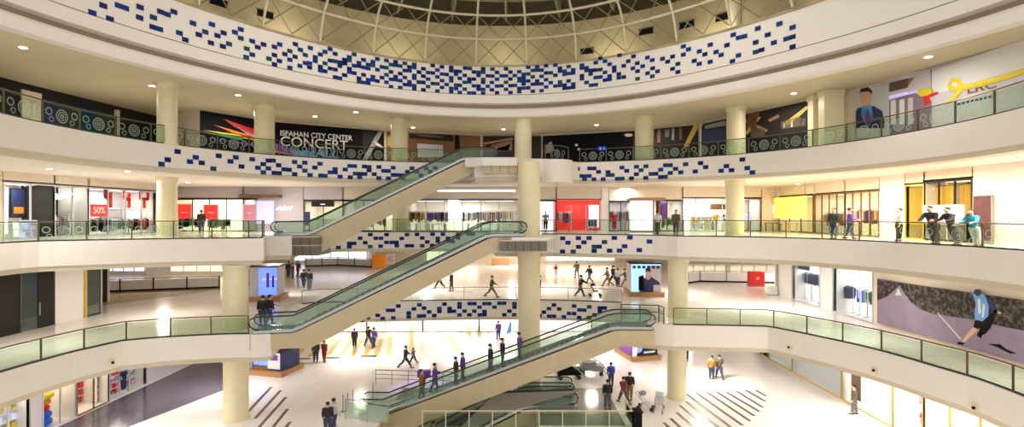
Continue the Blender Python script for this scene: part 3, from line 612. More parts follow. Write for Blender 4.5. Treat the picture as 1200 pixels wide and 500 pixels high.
# roof trusses above the drum
for i in range(17):
    t = -1.5 + 3.0*i/16; d = Vector((math.sin(t), math.cos(t))); R0, R1 = 8.0, 29.0
    mb = MB(); P = lambda R, z: Vector((CTR.x + d.x*R, CTR.y + d.y*R, z))
    mb.tube([P(R0, EYE+17.3), P(R1, EYE+16.6)], .11, 5); mb.tube([P(R0, EYE+19.6), P(R1, EYE+19.2)], .11, 5)
    n = 9
    for k in range(n):
        a = R0 + (R1-R0)*k/n; c = R0 + (R1-R0)*(k+1)/n; m_ = (a+c)/2
        mb.tube([P(a, EYE+17.3-.7*k/n), P(m_, EYE+19.5)], .06, 4); mb.tube([P(m_, EYE+19.5), P(c, EYE+17.3-.7*(k+1)/n)], .06, 4)
    tag(mb.build('roof_truss', 'olive_steel'), 'dark olive steel truss under the roof above the lattice dome', 'truss', 'radial roof trusses')
for R, z, w_ in ((27.5, 17, 'outermost'), (24, 18.2, 'middle'), (20, 17.6, 'innermost')):
    tag(MB().tube([(CTR.x + R*math.sin(-1.6+3.2*i/60), CTR.y + R*math.cos(-1.6+3.2*i/60), EYE+z) for i in range(61)], .12, 5).build('ring_girder', 'olive_steel', smooth=True), w_ + ' dark olive curved girder tying the roof trusses together', 'girder', 'curved roof girders')
for (x, y, w_) in ((256, 3, 'leftmost of all'), (311, 17, 'second from the left'), (688, 60, 'lowest, nearest the middle'), (757, 37, 'second of the right hand four'), (805, 29, 'third of the right hand four'), (848, 20, 'beside the pale roof post')):
    h = hit(ED, x); p, t = h; z = EYE - (y-HZ)*p.y/F; n = Vector((t.y, -t.x))
    r = empty('air_vent', (p.x, p.y, z), 0, 'dark air grille in the beige drum wall, ' + w_, 'air vent', 'air grilles in the drum wall')
    tt = Vector((t.x, t.y, 0)); nn = Vector((n.x, n.y, 0)); up = Vector((0, 0, 1))
    c = nn*.02
    MB().prism([c-tt*.55-up*.22, c+tt*.55-up*.22, c+tt*.55+up*.22, c-tt*.55+up*.22], nn*.03).build('grille', 'black', r)
    mb = MB()
    for q in (-.24, .2): mb.prism([c-tt*.6+up*q, c+tt*.6+up*q, c+tt*.6+up*(q+.04), c-tt*.6+up*(q+.04)], nn*.06)
    mb.build('grille_frame', 'wall_dark', r)
p = W(861, 36); t = MB().lathe((p.x, p.y, ZL+3.94), [(.42, 0), (.42, 7.6)], 20).build('roof_post', 'column_stone', smooth=True); tag(t, 'pale round post standing on the tall fascia ring up to the roof', 'post')

# ---------------------------------------------------------------- escalators
def escalator(p0, p1, label, th=1.3, w=1.5, fb=2.3, ft=2.3, clad='truss_clad', bal=.95, boxes=True):
    p0 = Vector(p0); p1 = Vector(p1); u = Vector((p1.x-p0.x, p1.y-p0.y)); L = u.length; h = p1.z-p0.z; rz = math.atan2(u.y, u.x)
    root = empty('escalator', p0, rz, label, 'escalator', 'escalators')
    hw = w/2
    def side(poly, v0, v1, m, name, smooth=False): return MB().prism([(s, v0, z) for s, z in poly], (0, v1-v0, 0)).build(name, m, root, smooth)
    k = th*.25
    side([(-fb, -.03), (0, -.03), (.35, .06), (L-.35, h-.12), (L, h-.03), (L+ft, h-.03), (L+ft, h-th*.85), (L+.2, h-th*.85), (L-1.2, h-th-.45), (1.0, -th*.9), (-.3, -th*.85), (-fb, -th*.85)], -hw, hw, clad, 'truss')
    for sg in (-1, 1):
        v = sg*(hw-.12)
        prof = [(-fb+.15, .02), (0, .02), (.5, .2), (L-.5, h-.16+.1), (L, h+.02), (L+ft-.15, h+.02)]
        up = [(s, z+.17) for s, z in prof]
        side(prof + up[::-1], v-.11, v+.11, 'steel', 'skirt_panel'); side([(s, z-.05) for s, z in prof] + prof[::-1], v-.135, v+.135, 'dark_metal', 'dark_strip')  # thin dark metal line along the foot of the skirt
        gl = [(-fb+.25, .19), (0, .19), (.5, .37), (L-.5, h+.09), (L, h+.19), (L+ft-.25, h+.19)]
        gu = [(L+ft-.02, h+.62), (L+ft-.25, h+bal), (L, h+bal), (L-.6, h+bal-.12), (.6, bal+.25), (0, bal), (-fb+.25, bal), (-fb+.02, .62)]
        side(gl+gu, v-.012, v+.012, 'glass_green', 'balustrade_glass')
        pts = [(-fb+.5, .22), (-fb+.2, .26), (-fb+.0, .42), (-fb-.06, .62), (-fb+.02, .84), (-fb+.25, bal+.02), (0, bal+.02), (.6, bal+.27), (L-.6, h+bal-.10), (L, h+bal+.02), (L+ft-.25, h+bal+.02), (L+ft-.02, h+.84), (L+ft+.06, h+.62), (L+ft, h+.42), (L+ft-.2, h+.26), (L+ft-.5, h+.22)]
        MB().tube([(s, v, z) for s, z in pts], .045, 8).build('handrail', 'rubber', root, True)
    mb = MB(); n = int(L/.36); sw_ = hw-.24
    poly = []
    for i in range(n):
        s0 = L*i/n; s1 = L*(i+1)/n; z1 = h*(i+1)/n + .02
        poly += [(s0, z1-h/n), (s0, z1), (s1, z1)]
    top = [(s, -sw_, z) for s, z in poly]; m_ = len(top)
    mb.add(top + [(s, sw_, z) for s, _, z in top], [(i, i+1, m_+i+1, m_+i) for i in range(m_-1)])
    st = mb.build('step_band', 'step_metal', root)
    for s0, s1, z in ((-fb, 0, 0), (L, L+ft, h)): MB().box((s0, -sw_, z-.02), (s1, sw_, z+.02)).build('landing_plate', 'steel', root)
    return root, L, h
EA = escalator(W(362, 36.0, L2), W(548, 38.6, L3), 'uppermost escalator, climbing to the top gallery between two blue mosaics', 1.25, ft=2.2)
EB = escalator(W(345, 30.9, L1), W(576, 33.9, L2), 'middle escalator, climbing from the first gallery to the landing beside the thick column', 1.1, ft=2.2)
EC = escalator(W(452, 32.4, 0), W(722, 31.6, L1), 'lowest long escalator with riders, climbing from the ground floor to the first gallery', 1.15, fb=1.6, ft=2.2)
ED1 = escalator((-8.6, 35.6, -4.5), (.6, 35.6, 0), 'far basement escalator beside the black trolley structure', .9, ft=3.6)
ED2 = escalator((-8.2, 33.6, -4.5), (1.2, 33.6, 0), 'near basement escalator behind the ground floor balustrade', .9, ft=3.0)
mat('panel_grey', (.30, .27, .22), .5)
q = [Vector((wx(x, 32.7)-ED2[0].location.x, -.9, EYE-(y-HZ)*32.7/F-ED2[0].location.z)) for x, y in ((584, 459), (672, 456), (680, 458), (640, 469), (592, 484), (560, 500), (540, 500))]
MB().prism(q, (0, .1, 0)).build('side_panel', 'panel_grey', ED2[0])
MB().tube([q[0], q[1]], .07, 6).build('panel_rail', 'rubber', ED2[0])
# grey landing casings under the escalator ends
def casing(px0, px1, d, z0, z1, dep, m, E_):
    a = W(px0, d); b_ = W(px1, d); root = empty('landing_casing', ((a.x+b_.x)/2, d, z0)); root.parent = E_[0]; bpy.context.view_layer.update(); root.matrix_parent_inverse = E_[0].matrix_world.inverted(); w2 = (b_.x-a.x)/2
    MB().box((-w2, 0, 0), (w2, dep, z1-z0)).build('body', m, root)
    MB().box((-w2-.03, -.03, z1-z0-.08), (w2+.03, dep, z1-z0)).build('edge_strip', 'fascia_rim', root)
    mb = MB(); n = max(2, int(w2*2/.5))
    for i in range(1, n): x = -w2 + 2*w2*i/n; mb.box((x-.015, -.015, .02), (x+.015, 0, z1-z0-.1))
    mb.build('louvre', 'wall_dark', root)
casing(318, 373, 34.9, L2-1.35, L2-.62, 2.4, 'grey_clad', EA)
casing(342, 373, 34.8, L2-.62, L2-.03, 2.4, 'grey_clad', EA)
casing(586, 641, 33.05, L2-.92, L2-.2, 1.3, 'grey_clad', EB)
casing(566, 606, 36.4, L3-1.1, L3-.35, 1.2, 'truss_clad', EA)
# landing slabs that carry the escalator heads and feet
def landing(pts, z, n, th=.35): 
    MB().prism([(p.x, p.y, z-th) for p in pts], (0, 0, th-.01)).build('trim_%d' % n, 'fascia', kind='structure')
landing([W(600, 33.0), W(643, 33.0), W(652, 36.9), W(582, 37.6), W(582, 34.8)], L2-.02, 6, .2)
landing([W(545, 37.3), W(566, 36.2), W(606, 36.2), W(606, 37.8), W(548, 40)], L3, 7, .6)
MB().lathe((wx(647, 38.6), 38.6, L3-1.75), [(.5, 0), (1.55, .05), (1.55, 1.72)], 32).build('trim_8', 'fascia', kind='structure', smooth=True)
def short_rail(pts, z, label, hh=1.05, m='steel', bars=2, glass=True, gm='glass'):
    o0 = Vector(pts[0]); root = empty('guard_rail', (o0.x, o0.y, z), 0, label, 'railing'); q = [Vector((p[0]-o0.x, p[1]-o0.y, 0)) for p in pts]
    for k in range(bars):
        hz_ = hh - k*hh/(bars+.4); MB().tube([p+Vector((0, 0, hz_)) for p in q], .03 if k else .04, 6).build('handrail' if k == 0 else 'mid_rail', m, root, True)
    for a, b in zip(q, q[1:]):
        n = max(1, round((b-a).length/1.3))
        for i in range(n+1):
            p = a+(b-a)*i/n; MB().box((p.x-.03, p.y-.03, 0), (p.x+.03, p.y+.03, hh)).build('post', m, root)
        if glass: 
            mb = MB(); d = (b-a).normalized()*.08; mb.slab_box(a+d+Vector((0, 0, .1)), b-d+Vector((0, 0, .1)), .014, hh-.25); mb.build('glass_panel', gm, root)
    return root
short_rail([(wx(728, 33.6), 33.6), (wx(772, 33.2), 33.2), (wx(778, 32.4), 32.4)], L1, 'green tinted guard rail around the head of the lowest long escalator', m='brown_metal')
short_rail([(wx(440, 37.6), 37.6), (wx(498, 37.2), 37.2), (wx(540, 37.0), 37.0)], 0, 'metal guard rail bathed in violet light behind the foot of the lowest long escalator', glass=False, bars=3)
short_rail([(wx(437, 37.5), 37.5), (wx(437, 34.6), 34.6)], 0, 'short end rail turning the corner behind the foot of the lowest long escalator', glass=False, bars=3)
short_rail([(-5.2, 29.7), (7.0, 29.7), (7.0, 31.6)], 0, 'glass guard rail with pale handrail in front of the basement escalators', m='pipe_cream', bars=1)
tag(MB().box((7.1, 29.5, 0), (7.5, 30.1, 1.05)).box((7.05, 29.45, 1.0), (7.55, 30.15, 1.08)).build('rail_pedestal', 'black'), 'black pedestal at the end of the ground floor glass guard rail', 'pedestal')
short_rail([(wx(405, 31.2), 31.2), (wx(455, 30.3), 30.3)], 0, 'frosted glass screen beside the foot of the lowest long escalator', hh=1.2, bars=1, gm='glass_frost')
for x, y, w_ in ((402, 482, 'nearest'), (407.5, 480, 'middle'), (413.5, 476, 'farthest')):
    p = ground(x, y); r = empty('queue_post', p, 0, w_ + ' of three thin steel posts at the foot of the lowest long escalator', 'post', 'thin steel posts')
    MB().lathe((0, 0, 0), [(.16, 0), (.16, .02), (.03, .05), (.03, .98), (.045, 1.0), (.045, 1.06), (.01, 1.08)], 12).build('pole', 'grey', r, True)
# ---------------------------------------------------------------- shop walls of the three lower levels
def q3(x, y, z): return Vector((x, y, z))
LAMPS = []
def shop(z, A, B, top, htot, depth, backm, lampm='lit_white', frame='dark_metal', panes=3, label='shop window', glass='glass_clear', power=120, col=(1, .95, .88), side='wall_white', lip=None):
    """a shop recess behind the line A-B (2D, left to right seen from the atrium): recess walls, lit ceiling, glazed front"""
    A = Vector(A); B = Vector(B); d = (B-A); L = d.length; d = d/L; n = Vector((-d.y, d.x))
    P = lambda s, o, h: Vector((A.x+d.x*s+n.x*o, A.y+d.y*s+n.y*o, z+h))
    mb = MB(); v3 = Vector((n.x, n.y, 0))
    mb.prism([P(0, depth, 0), P(L, depth, 0), P(L, depth, top+.1), P(0, depth, top+.1)], v3*.1)
    mb.build('wall_shop_back', backm, kind='structure')  # with a lit_ material this wall glows in place of shop lighting
    mb = MB(); mb.prism([P(0, .05, 0), P(0, depth, 0), P(0, depth, top+.1), P(0, .05, top+.1)], Vector((-d.x, -d.y, 0))*.08); mb.prism([P(L, .05, 0), P(L, depth, 0), P(L, depth, top+.1), P(L, .05, top+.1)], Vector((d.x, d.y, 0))*.08)
    mb.build('wall_shop_side', side, kind='structure')
    MB().prism([P(-.1, 0, top), P(L+.1, 0, top), P(L+.1, depth, top), P(-.1, depth, top)], (0, 0, .08)).build('ceiling', 'ceiling_white', kind='structure')
    if htot > top+.1: MB().prism([P(-.05, 0, top), P(L+.05, 0, top), P(L+.05, 0, htot), P(-.05, 0, htot)], v3*.15).build('wall_bulkhead', lip or 'wall_cream', kind='structure')
    k = max(1, int(L/3))
    for i in range(k):
        c = P(L*(i+.5)/k, depth*.55, top-.06)
        r = empty('shop_lamp', c, math.atan2(d.y, d.x), 'lit ceiling panel in the '+label, 'ceiling lamp', 'lit panels in the '+label)
        MB().box((-L/k*.38, -.45, 0), (L/k*.38, .45, .05)).build('diffuser', lampm, r); MB().box((-L/k*.38-.05, -.5, .02), (L/k*.38+.05, .5, .058)).build('frame', 'white', r)
    o = P(L/2, 0, 0); root = empty('shop_window', o, math.atan2(d.y, d.x), label[0].upper()*0 + 'glazed front of the ' + label, 'shop window')
    h2 = L/2; fr = MB(); fr.box((-h2, -.04, 0), (h2, .04, .08)); fr.box((-h2, -.04, top-.1), (h2, .04, top)); fr.build('frame', frame, root)
    for i in range(panes+1):
        x = -h2 + L*i/panes; MB().box((x-.035, -.04, 0), (x+.035, .04, top)).build('mullion', frame, root)
        if i < panes: MB().box((x+.04, -.006, .09), (x+L/panes-.04, .006, top-.11)).build('pane', glass, root)
    light('shop_glow', 'AREA', P(L/2, depth*.5, top-.15), power*L/4*(.65 if z == L2 else .6), col, min(2.4, depth*.7), shape='SQUARE')
    return P, L
GC = ['navy', 'black', 'grey', 'red', 'white', 'purple', 'pink', 'sky_blue', 'brown', 'teal', 'light_grey', 'orange', 'gold', 'green']
def rack(p, rz, label, cols, n=8, w=1.6, h=1.35, lift=0.0):
    r = empty('clothes_rack', p, rz, label, 'clothes rack'); rr = random.Random(hash(label) % 997 if 0 else len(label)*7+n)
    f = MB(); f.tube([(-w/2, 0, 0), (-w/2, 0, h), (w/2, 0, h), (w/2, 0, 0)], .025, 6); f.tube([(-w/2, -.25, .03), (-w/2, .25, .03)], .02, 5); f.tube([(w/2, -.25, .03), (w/2, .25, .03)], .02, 5); f.build('frame', 'steel', r, True)
    for i in range(n):
        x = -w/2 + w*(i+.6)/(n+.2); L = rr.uniform(.6, .95); t = w/n*.33
        m = MB(); pr = [(-.04, 0), (-.22, -.08), (-.20, -L), (.20, -L*.98), (.22, -.08), (.04, 0)]
        m.prism([(x-t, y, h-.06+z) for y, z in pr], (2*t, 0, 0)); m.tube([(x, 0, h-.07), (x, 0, h+.02)], .008, 4)
        m.build('garment', rr.choice(cols), r)
    return r
def shelf(p, rz, label, cols, w=1.6, h=1.9, rows=4, cm='white'):
    r = empty('display_shelf', p, rz, label, 'shelf'); rr = random.Random(len(label)*13)
    f = MB(); f.box((-w/2, -.02, 0), (-w/2+.04, .35, h)).box((w/2-.04, -.02, 0), (w/2, .35, h)).box((-w/2, .33, 0), (w/2, .36, h))
    for i in range(rows+1): z = .06 + (h-.1)*i/rows; f.box((-w/2, -.02, z-.02), (w/2, .35, z+.02))
    f.build('shelf_frame', cm, r)
    for i in range(rows):
        z = .08 + (h-.1)*i/rows; x = -w/2+.08
        while x < w/2-.25:
            ww = rr.uniform(.14, .26); hh = rr.uniform(.12, (h-.1)/rows*.8)
            m = MB(); m.box((x, .03, z), (x+ww, .27, z+hh)); m.box((x+.01, .02, z+hh*.3), (x+ww-.01, .03, z+hh*.6)); m.build('goods', rr.choice(cols), r); x += ww+.05
    return r
def mannequin(p, rz, label, top_m, low_m, body='white'):
    r = empty('mannequin', p, rz, label, 'mannequin'); 
    b = MB(); b.lathe((0, 0, 0), [(.18, 0), (.18, .02), (.02, .04), (.02, .1)], 14)
    for s in (-1, 1): b.tube([(s*.1, 0, .08), (s*.09, .02, .48), (s*.09, 0, .9)], [.045, .06, .08], 8); b.tube([(s*.19, 0, 1.42), (s*.27, -.02, 1.15), (s*.26, -.08, .9)], [.055, .042, .03], 7)
    b.lathe((0, 0, 0), [(.13, .85), (.16, .95), (.12, 1.12), (.16, 1.3), (.19, 1.42), (.06, 1.5), (.05, 1.56)], 12); b.ell((0, 0, 1.67), .085, .1, .12)
    b.build('figure', body, r, True)
    t = MB(); t.lathe((0, 0, 0), [(.175, .88), (.185, .98), (.15, 1.12), (.19, 1.3), (.215, 1.42), (.08, 1.50)], 12)
    for s in (-1, 1): t.tube([(s*.2, 0, 1.43), (s*.28, -.02, 1.15)], [.075, .06], 7)
    t.build('top_garment', top_m, r, True)
    t = MB(); 
    for s in (-1, 1): t.tube([(s*.1, 0, .92), (s*.1, .02, .5), (s*.1, 0, .18)], [.115, .085, .07], 8)
    t.build('lower_garment', low_m, r, True); return r
def sign(p, rz, w, h, m, label, txt=None, tm='white', ts=.3, frame=None, dy=.06, cat='sign', name='shop_sign', tx=None):
    r = empty(name, p, rz, label, cat); MB().box((-w/2, 0, 0), (w/2, dy, h)).build('board', m, r)
    if frame: 
        f = MB(); t = .05
        f.box((-w/2-t, -.02, -t), (w/2+t, dy+.01, 0)).box((-w/2-t, -.02, h), (w/2+t, dy+.01, h+t)).box((-w/2-t, -.02, 0), (-w/2, dy+.01, h)).box((w/2, -.02, 0), (w/2+t, dy+.01, h)); f.build('frame', frame, r)
    if txt:
        cu = bpy.data.curves.new('lettering', 'FONT'); cu.body = txt; cu.size = ts; cu.align_x = 'CENTER'; cu.align_y = 'CENTER'; cu.extrude = .005; cu.materials.append(M[tm])
        o = bpy.data.objects.new('lettering', cu); C.objects.link(o); o.parent = r; o.location = (0, -.012, h/2); o.rotation_euler = (math.pi/2, 0, 0)
        if tx: o.scale = (tx, 1, 1)
    return r
def rzof(A, B): return math.atan2(B[1]-A[1], B[0]-A[0])
HT2 = L3-1.62-L2; HT1 = L2-1.62-L1; HT0 = L1-1.62

# ---- middle gallery, left wall x = -28.6 (from px 10 to px 182)
def lx(px, X): return (X, X*F/(px-600))
XL = -28.6
a0, a1, a2, a3, a4 = [lx(p, XL) for p in (4, 64, 104, 128, 183)]
wallrun([(XL, 16), lx(4, XL)], L2, L2+HT2, 'wall_left', 'wall_cream')
P, Ls = shop(L2, a0, a1, 3.3, HT2, 2.2, 'wall_white', label='white shop at the far end of the middle gallery', panes=2, frame='light_grey', power=150)
sign(P(Ls*.78, 1.6, 1.3), rzof(a0, a1), .9, 1.7, 'navy', 'dark framed sunset picture in the white shop window', frame='black', cat='picture', name='framed_picture').children[0]
o = sign(P(Ls*.78, 1.52, 1.5), rzof(a0, a1), .6, .4, 'orange', 'orange sunset panel set in the dark framed picture', cat='picture', name='picture_panel')
sign(P(Ls*.3, 1.5, .3), rzof(a0, a1), 1.6, 2.6, 'lit_white', 'tall glowing white panel in the first shop window', cat='panel', name='light_panel')
shelf(P(Ls*.75, .9, 0), rzof(a0, a1), 'low white shelf under the framed sunset picture', ['white', 'light_grey', 'lilac'], 1.2, 1.1, 2)
P, Ls = shop(L2, a1, a2, 3.3, HT2, 2.0, 'wall_dark', label='dark entrance shop with the sparkling chandelier', panes=2, frame='light_grey', power=6, side='wall_dark', lampm='grey', glass='glass_clear')
def chandelier(p, label, r0=.55, m='lamp'):
    r = empty('chandelier', p, 0, label, 'chandelier'); MB().tube([(0, 0, 0), (0, 0, .5)], .015, 5).build('stem', 'steel', r)
    mb = MB(); 
    for rr_, z, n in ((r0, 0, 14), (r0*.65, -.12, 10), (r0*.3, -.22, 6)):
        mb.tube([(rr_*math.cos(2*math.pi*i/20), rr_*math.sin(2*math.pi*i/20), z) for i in range(20)], .02, 5, closed=True)
    mb.build('arm_ring', 'steel', r)
    mb = MB()
    for rr_, z, n in ((r0, .05, 14), (r0*.65, -.06, 10), (r0*.3, -.18, 6)):
        for i in range(n): mb.ell((rr_*math.cos(2*math.pi*i/n), rr_*math.sin(2*math.pi*i/n), z), .05, .05, .08, 6, 5)
    mb.build('crystal_bulbs', m, r, True); return r
chandelier(P(Ls*.5, 1.1, 2.7), 'sparkling crystal chandelier in the dark shop entrance', .95)
for u, t, l in ((.22, 'white', 'sky_blue'), (.8, 'light_grey', 'white')): mannequin(P(Ls*u, .7, 0), rzof(a1, a2), 'mannequin in %s top standing in the dark shop entrance' % t.replace('_', ' '), t, l)
rack(P(Ls*.5, 1.4, 0), rzof(a1, a2), 'rack of pink and white clothes behind the dark entrance', ['pink', 'white', 'grey'], 8)
P, Ls = shop(L2, a2, a4, 3.3, HT2, 2.4, 'light_grey', label='sale shop with red hanging letters', panes=4, frame='light_grey', power=170)
rz = rzof(a2, a4)
sign(P(Ls*.11, -.12, 1.30), rz, 1.35, .85, 'red_lit', 'red illuminated sign reading 50%', '50%', 'white', .62)
def glyph(p, rz, kind, label):
    r = empty('hanging_letter', p, rz, label, 'decoration', 'red letters hanging in the sale window'); mb = MB()
    S_ = {'4': [((-.4, 1.3), (-.4, .75)), ((-.4, .75), (.15, .6)), ((.1, 1.1), (.1, 0))], 'h': [((-.4, 1.3), (-.4, .7)), ((.4, 1.3), (.4, .7)), ((-.4, .72), (.4, .72)), ((0, .7), (0, 0))]}[kind]
    for (a, b_) in S_:
        a = Vector((a[0], 0, a[1])); b_ = Vector((b_[0], 0, b_[1])); mb.tube([a, b_], .13, 4)
    mb.build('letter_bars', 'red', r); mb = MB(); mb.tube([(-.1, 0, 1.2), (-.1, 0, 1.35)], .01, 4).build('wire', 'grey', r)
for u, k, w_ in ((.34, '4', 'first, beside the 50% sign'), (.61, '4', 'middle one'), (.87, 'h', 'forked, nearest the column')): glyph(P(Ls*u, .35, 1.95), rz, k, 'red block letter hanging in the sale window, ' + w_)
sign(P(Ls*.45, .8, .7), rz, 1.9, 1.1, 'white', 'white board with blue picture in the sale window', None, frame='sky_blue', cat='panel', name='display_board')
sign(P(Ls*.78, .8, .9), rz, 1.5, .9, 'lit_white', 'glowing white panel with pink border in the sale window', frame='pink', cat='panel', name='light_panel')
for u, cset, lb in ((.2, ['black', 'grey'], 'rack of black clothes below the 50% sign'), (.5, ['green', 'grey', 'light_grey'], 'rack of grey green clothes in the sale window'), (.8, ['red', 'black', 'light_grey'], 'rack with red and black clothes in the sale window')):
    rack(P(Ls*u, .5, 0), rz, lb, cset, 9, 1.9, 1.2)
# ---- middle gallery, back wall
b0 = a4; b1 = (-23.5, 44.5); 
wallrun([a4, (-28.6, 43), (-29.5, 45.0)], L2, L2+HT2, 'wall_left', 'wall_cream')
YB = 45.0
def bx(px, y=YB): return (wx(px, y), y)
def backshop(x0, x1, top, dep, backm, lab, **k): return shop(L2, bx(x0), bx(x1), top, HT2, dep, backm, label=lab, **k)
P, Ls = backshop(206, 285, 2.85, 2.5, 'lit_warm', 'warm shop with red sale posters', panes=4, power=60, lip='wall_lilac')
sign(P(Ls*.14, -.1, 1.05), 0, 1.15, 1.3, 'red_lit', 'red framed sale poster beside the column, middle gallery', '–', 'white', 1.1, 'white', cat='poster', name='framed_poster')
sign(P(Ls*.53, -.1, 1.05), 0, 1.2, 1.25, 'red_lit', 'second red framed poster, next to the glowing yellow window', '–', 'white', 1.1, 'white', cat='poster', name='framed_poster')
rack(P(Ls*.3, -.8, 0), 0, 'dark clothes rail in front of the red sale posters', ['black', 'grey', 'green'], 8, 1.9, 1.15); rack(P(Ls*.72, -.8, 0), 0, 'dark clothes rail in front of the yellow window', ['black', 'green', 'grey'], 8, 1.9, 1.1)
P, Ls = backshop(285, 301, 2.85, 2, 'wall_white', 'narrow shop with the pink poster', panes=1, power=60, lip='wall_lilac')
sign(P(Ls*.5, -.1, 1.0), 0, .98, 1.3, 'pink', 'pink framed poster with a white stroke', '–', 'white', .9, 'white', cat='poster', name='framed_poster')
tag(MB().box((bx(284)[0], YB-.7, L2+2.95), (bx(331)[0], YB-.05, L2+3.2)).build('shop_canopy', 'brown'), 'thin dark brown canopy above the pink poster and the lilac panel', 'canopy')
wallrun([bx(301), bx(356)], L2, L2+HT2, 'wall_back', 'wall_lilac')
sign((bx(312)[0], YB-.18, L2+.65), 0, 1.5, 2.0, 'lilac', 'tall glowing lilac panel on the grey wall', frame='light_grey', cat='panel', name='light_panel')
r = empty('neon_sign', (bx(334)[0], YB-.06, L2+1.9), 0, 'white glowing squiggle sign on the lilac grey wall', 'sign'); MB().tube([(-.7, 0, 0), (-.4, 0, .22), (-.3, 0, -.02), (0, 0, .25), (.05, 0, -.02), (.35, 0, .2), (.4, 0, 0), (.7, 0, .3)], .05, 6).build('tube_letter', 'lit_white', r, True)
P, Ls = backshop(356, 402, 2.7, 3, 'wall_cream', 'small cafe with a dark lit sign', panes=2, power=80, lampm='lit_warm', lip='wall_lilac')
sign(P(Ls*.5, -.15, 2.15), 0, 2.0, .5, 'wall_dark', 'dark sign board with small lit white lettering above the cafe', '–', 'lit_cool', .8)
sign(P(Ls*.1, -.15, .5), 0, .5, 1.2, 'navy', 'narrow navy poster at the cafe entrance', None, 'white', .3, cat='poster', name='poster')
P, Ls = backshop(402, 475, 2.7, 3, 'wall_cream', 'pale shop hidden behind the upper escalator', panes=3, power=80)
rack(P(Ls*.5, 1, 0), 0, 'rack of grey clothes in the pale shop', ['grey', 'brown', 'white'], 8)
P, Ls = backshop(478, 606, 2.75, 4.5, 'wall_white', 'wide fashion shop behind the middle escalator', panes=6, power=150, frame='light_grey')
for i, (u, cs, lb) in enumerate(((.07, ['brown', 'wood', 'gold'], 'rack of brown clothes at the shop corner by the column'), (.22, ['navy', 'purple', 'grey'], 'rack of navy and purple clothes'), (.34, ['black', 'brown', 'purple'], 'rack of dark winter clothes'),
     (.56, ['white', 'grey', 'black'], 'rack of black and white clothes beside the white panel'), (.70, ['black', 'brown', 'pink'], 'rack of brown and pink clothes'), (.82, ['black', 'wood', 'brown'], 'rack of black and tan clothes'), (.94, ['gold', 'brown', 'white'], 'rack of tan and white clothes nearest the thick column'))):
    rack(P(Ls*u, .9+.5*(i % 2), 0), 0, lb+' in the wide fashion shop', cs, 9, 1.35, 1.75)
for u, lb in ((.15, 'low'), (.3, 'second'), (.62, 'third'), (.88, 'last')):
    r = empty('display_table', P(Ls*u, -.9, 0), 0, {'low': 'low cream display table at the dim corner of the fashion shop', 'second': 'cream display table in front of the navy clothes', 'third': 'cream display table in front of the black and white clothes', 'last': 'cream display table nearest the thick column'}[lb], 'table')
    MB().box((-.6, -.35, .62), (.6, .35, .68)).build('table_top', 'paper', r)
    for sx in (-.55, .55):
        for sy in (-.3, .3): MB().box((sx-.03, sy-.03, 0), (sx+.03, sy+.03, .62)).build('leg', 'gold', r)
sign(P(Ls*.42, -.1, .9), 0, .95, 1.85, 'lit_cool', 'bright white panel between clothes racks of the fashion shop', cat='panel', name='light_panel')
# cove light along the ceiling behind the upper escalator
tag(MB().box((bx(512, 43)[0], 43.0, L3-2.12), (bx(604, 43)[0], 43.25, L3-1.95)).build('cove_light', 'lit_cool'), 'long violet white cove light under the ceiling behind the upper escalator', 'lamp')
P, Ls = backshop(628, 652, 2.7, 3, 'lit_cool', 'bright white shop right beside the thick column', panes=1, power=80)
mannequin(P(Ls*.5, .8, 0), 0, 'dark mannequin in the bright white shop beside the thick column', 'grey', 'black', 'grey')
P, Ls = backshop(652, 704, 2.75, 2.6, 'red', 'red walled shop', panes=3, power=110, frame='light_grey', side='red')
sign(P(Ls*.5, -.05, 2.3), 0, Ls*.98, .42, 'red_lit', 'plain red fascia board across the red shop', cat='sign')
rack(P(Ls*.2, .7, 0), 0, 'rack of grey clothes on the pale side of the red shop', ['grey', 'light_grey', 'navy'], 8, 1.4, 1.7); sign(P(Ls*.87, .6, .3), 0, .9, 2.2, 'lit_cool', 'pale violet panel at the edge of the red shop', cat='panel', name='light_panel'); rack(P(Ls*.8, .3, 0), 0, 'rack of violet clothes under the pale panel of the red shop', ['purple', 'navy', 'light_grey'], 6, .8, 1.1)
wallrun([bx(704), bx(714)], L2, L2+HT2, 'wall_back', 'wall_white')
P, Ls = backshop(714, 741, 2.6, 2.4, 'wall_lilac', 'grey shop with the red coat', panes=2, power=50)
rack(P(Ls*.5, .8, 0), 0, 'rack of grey coats in the small grey shop', ['grey', 'brown', 'light_grey'], 8, 1.7, 1.8); mannequin(P(Ls*.25, .35, 0), 0, 'mannequin in red coat in the small grey shop', 'red', 'red')
# kiosk with white panel and brown canopy
kr = empty('advert_kiosk', (wx(759, 42.5), 42.5, L2), 0, 'white advert kiosk under a flat brown canopy', 'kiosk')
MB().box((-1.2, 0, .1), (.42, 1.2, 2.6)).build('white_panel', 'lit_cool', kr); MB().box((-1.45, -.5, 2.62), (1.35, 1.4, 2.85)).build('canopy', 'wood', kr)
MB().box((.45, .2, 0), (.6, 1.2, 2.6)).box((1.0, .3, 0), (1.15, 1.2, 2.6)).build('side_post', 'brown', kr); MB().box((-1.3, -.05, 0), (.5, 1.25, .12)).build('plinth', 'brown', kr)
wallrun([bx(741), bx(745)], L2, L2+HT2, 'wall_back', 'wall_white')
P, Ls = backshop(745, 800, 2.7, 3, 'wall_white', 'white shop behind the advert kiosk', panes=3, power=100)
rack(P(Ls*.8, .8, 0), 0, 'rack of green grey clothes beside the advert kiosk', ['green', 'grey', 'gold'], 8, 1.6, 1.2); sign(P(Ls*.62, .6, 1.0), 0, .7, 1.6, 'purple', 'violet poster just behind the brown canopy', cat='poster', name='poster')
P, Ls = backshop(800, 862, 2.9, 3, 'wall_white', 'lamp shop full of glowing lights', panes=4, power=140, frame='light_grey')
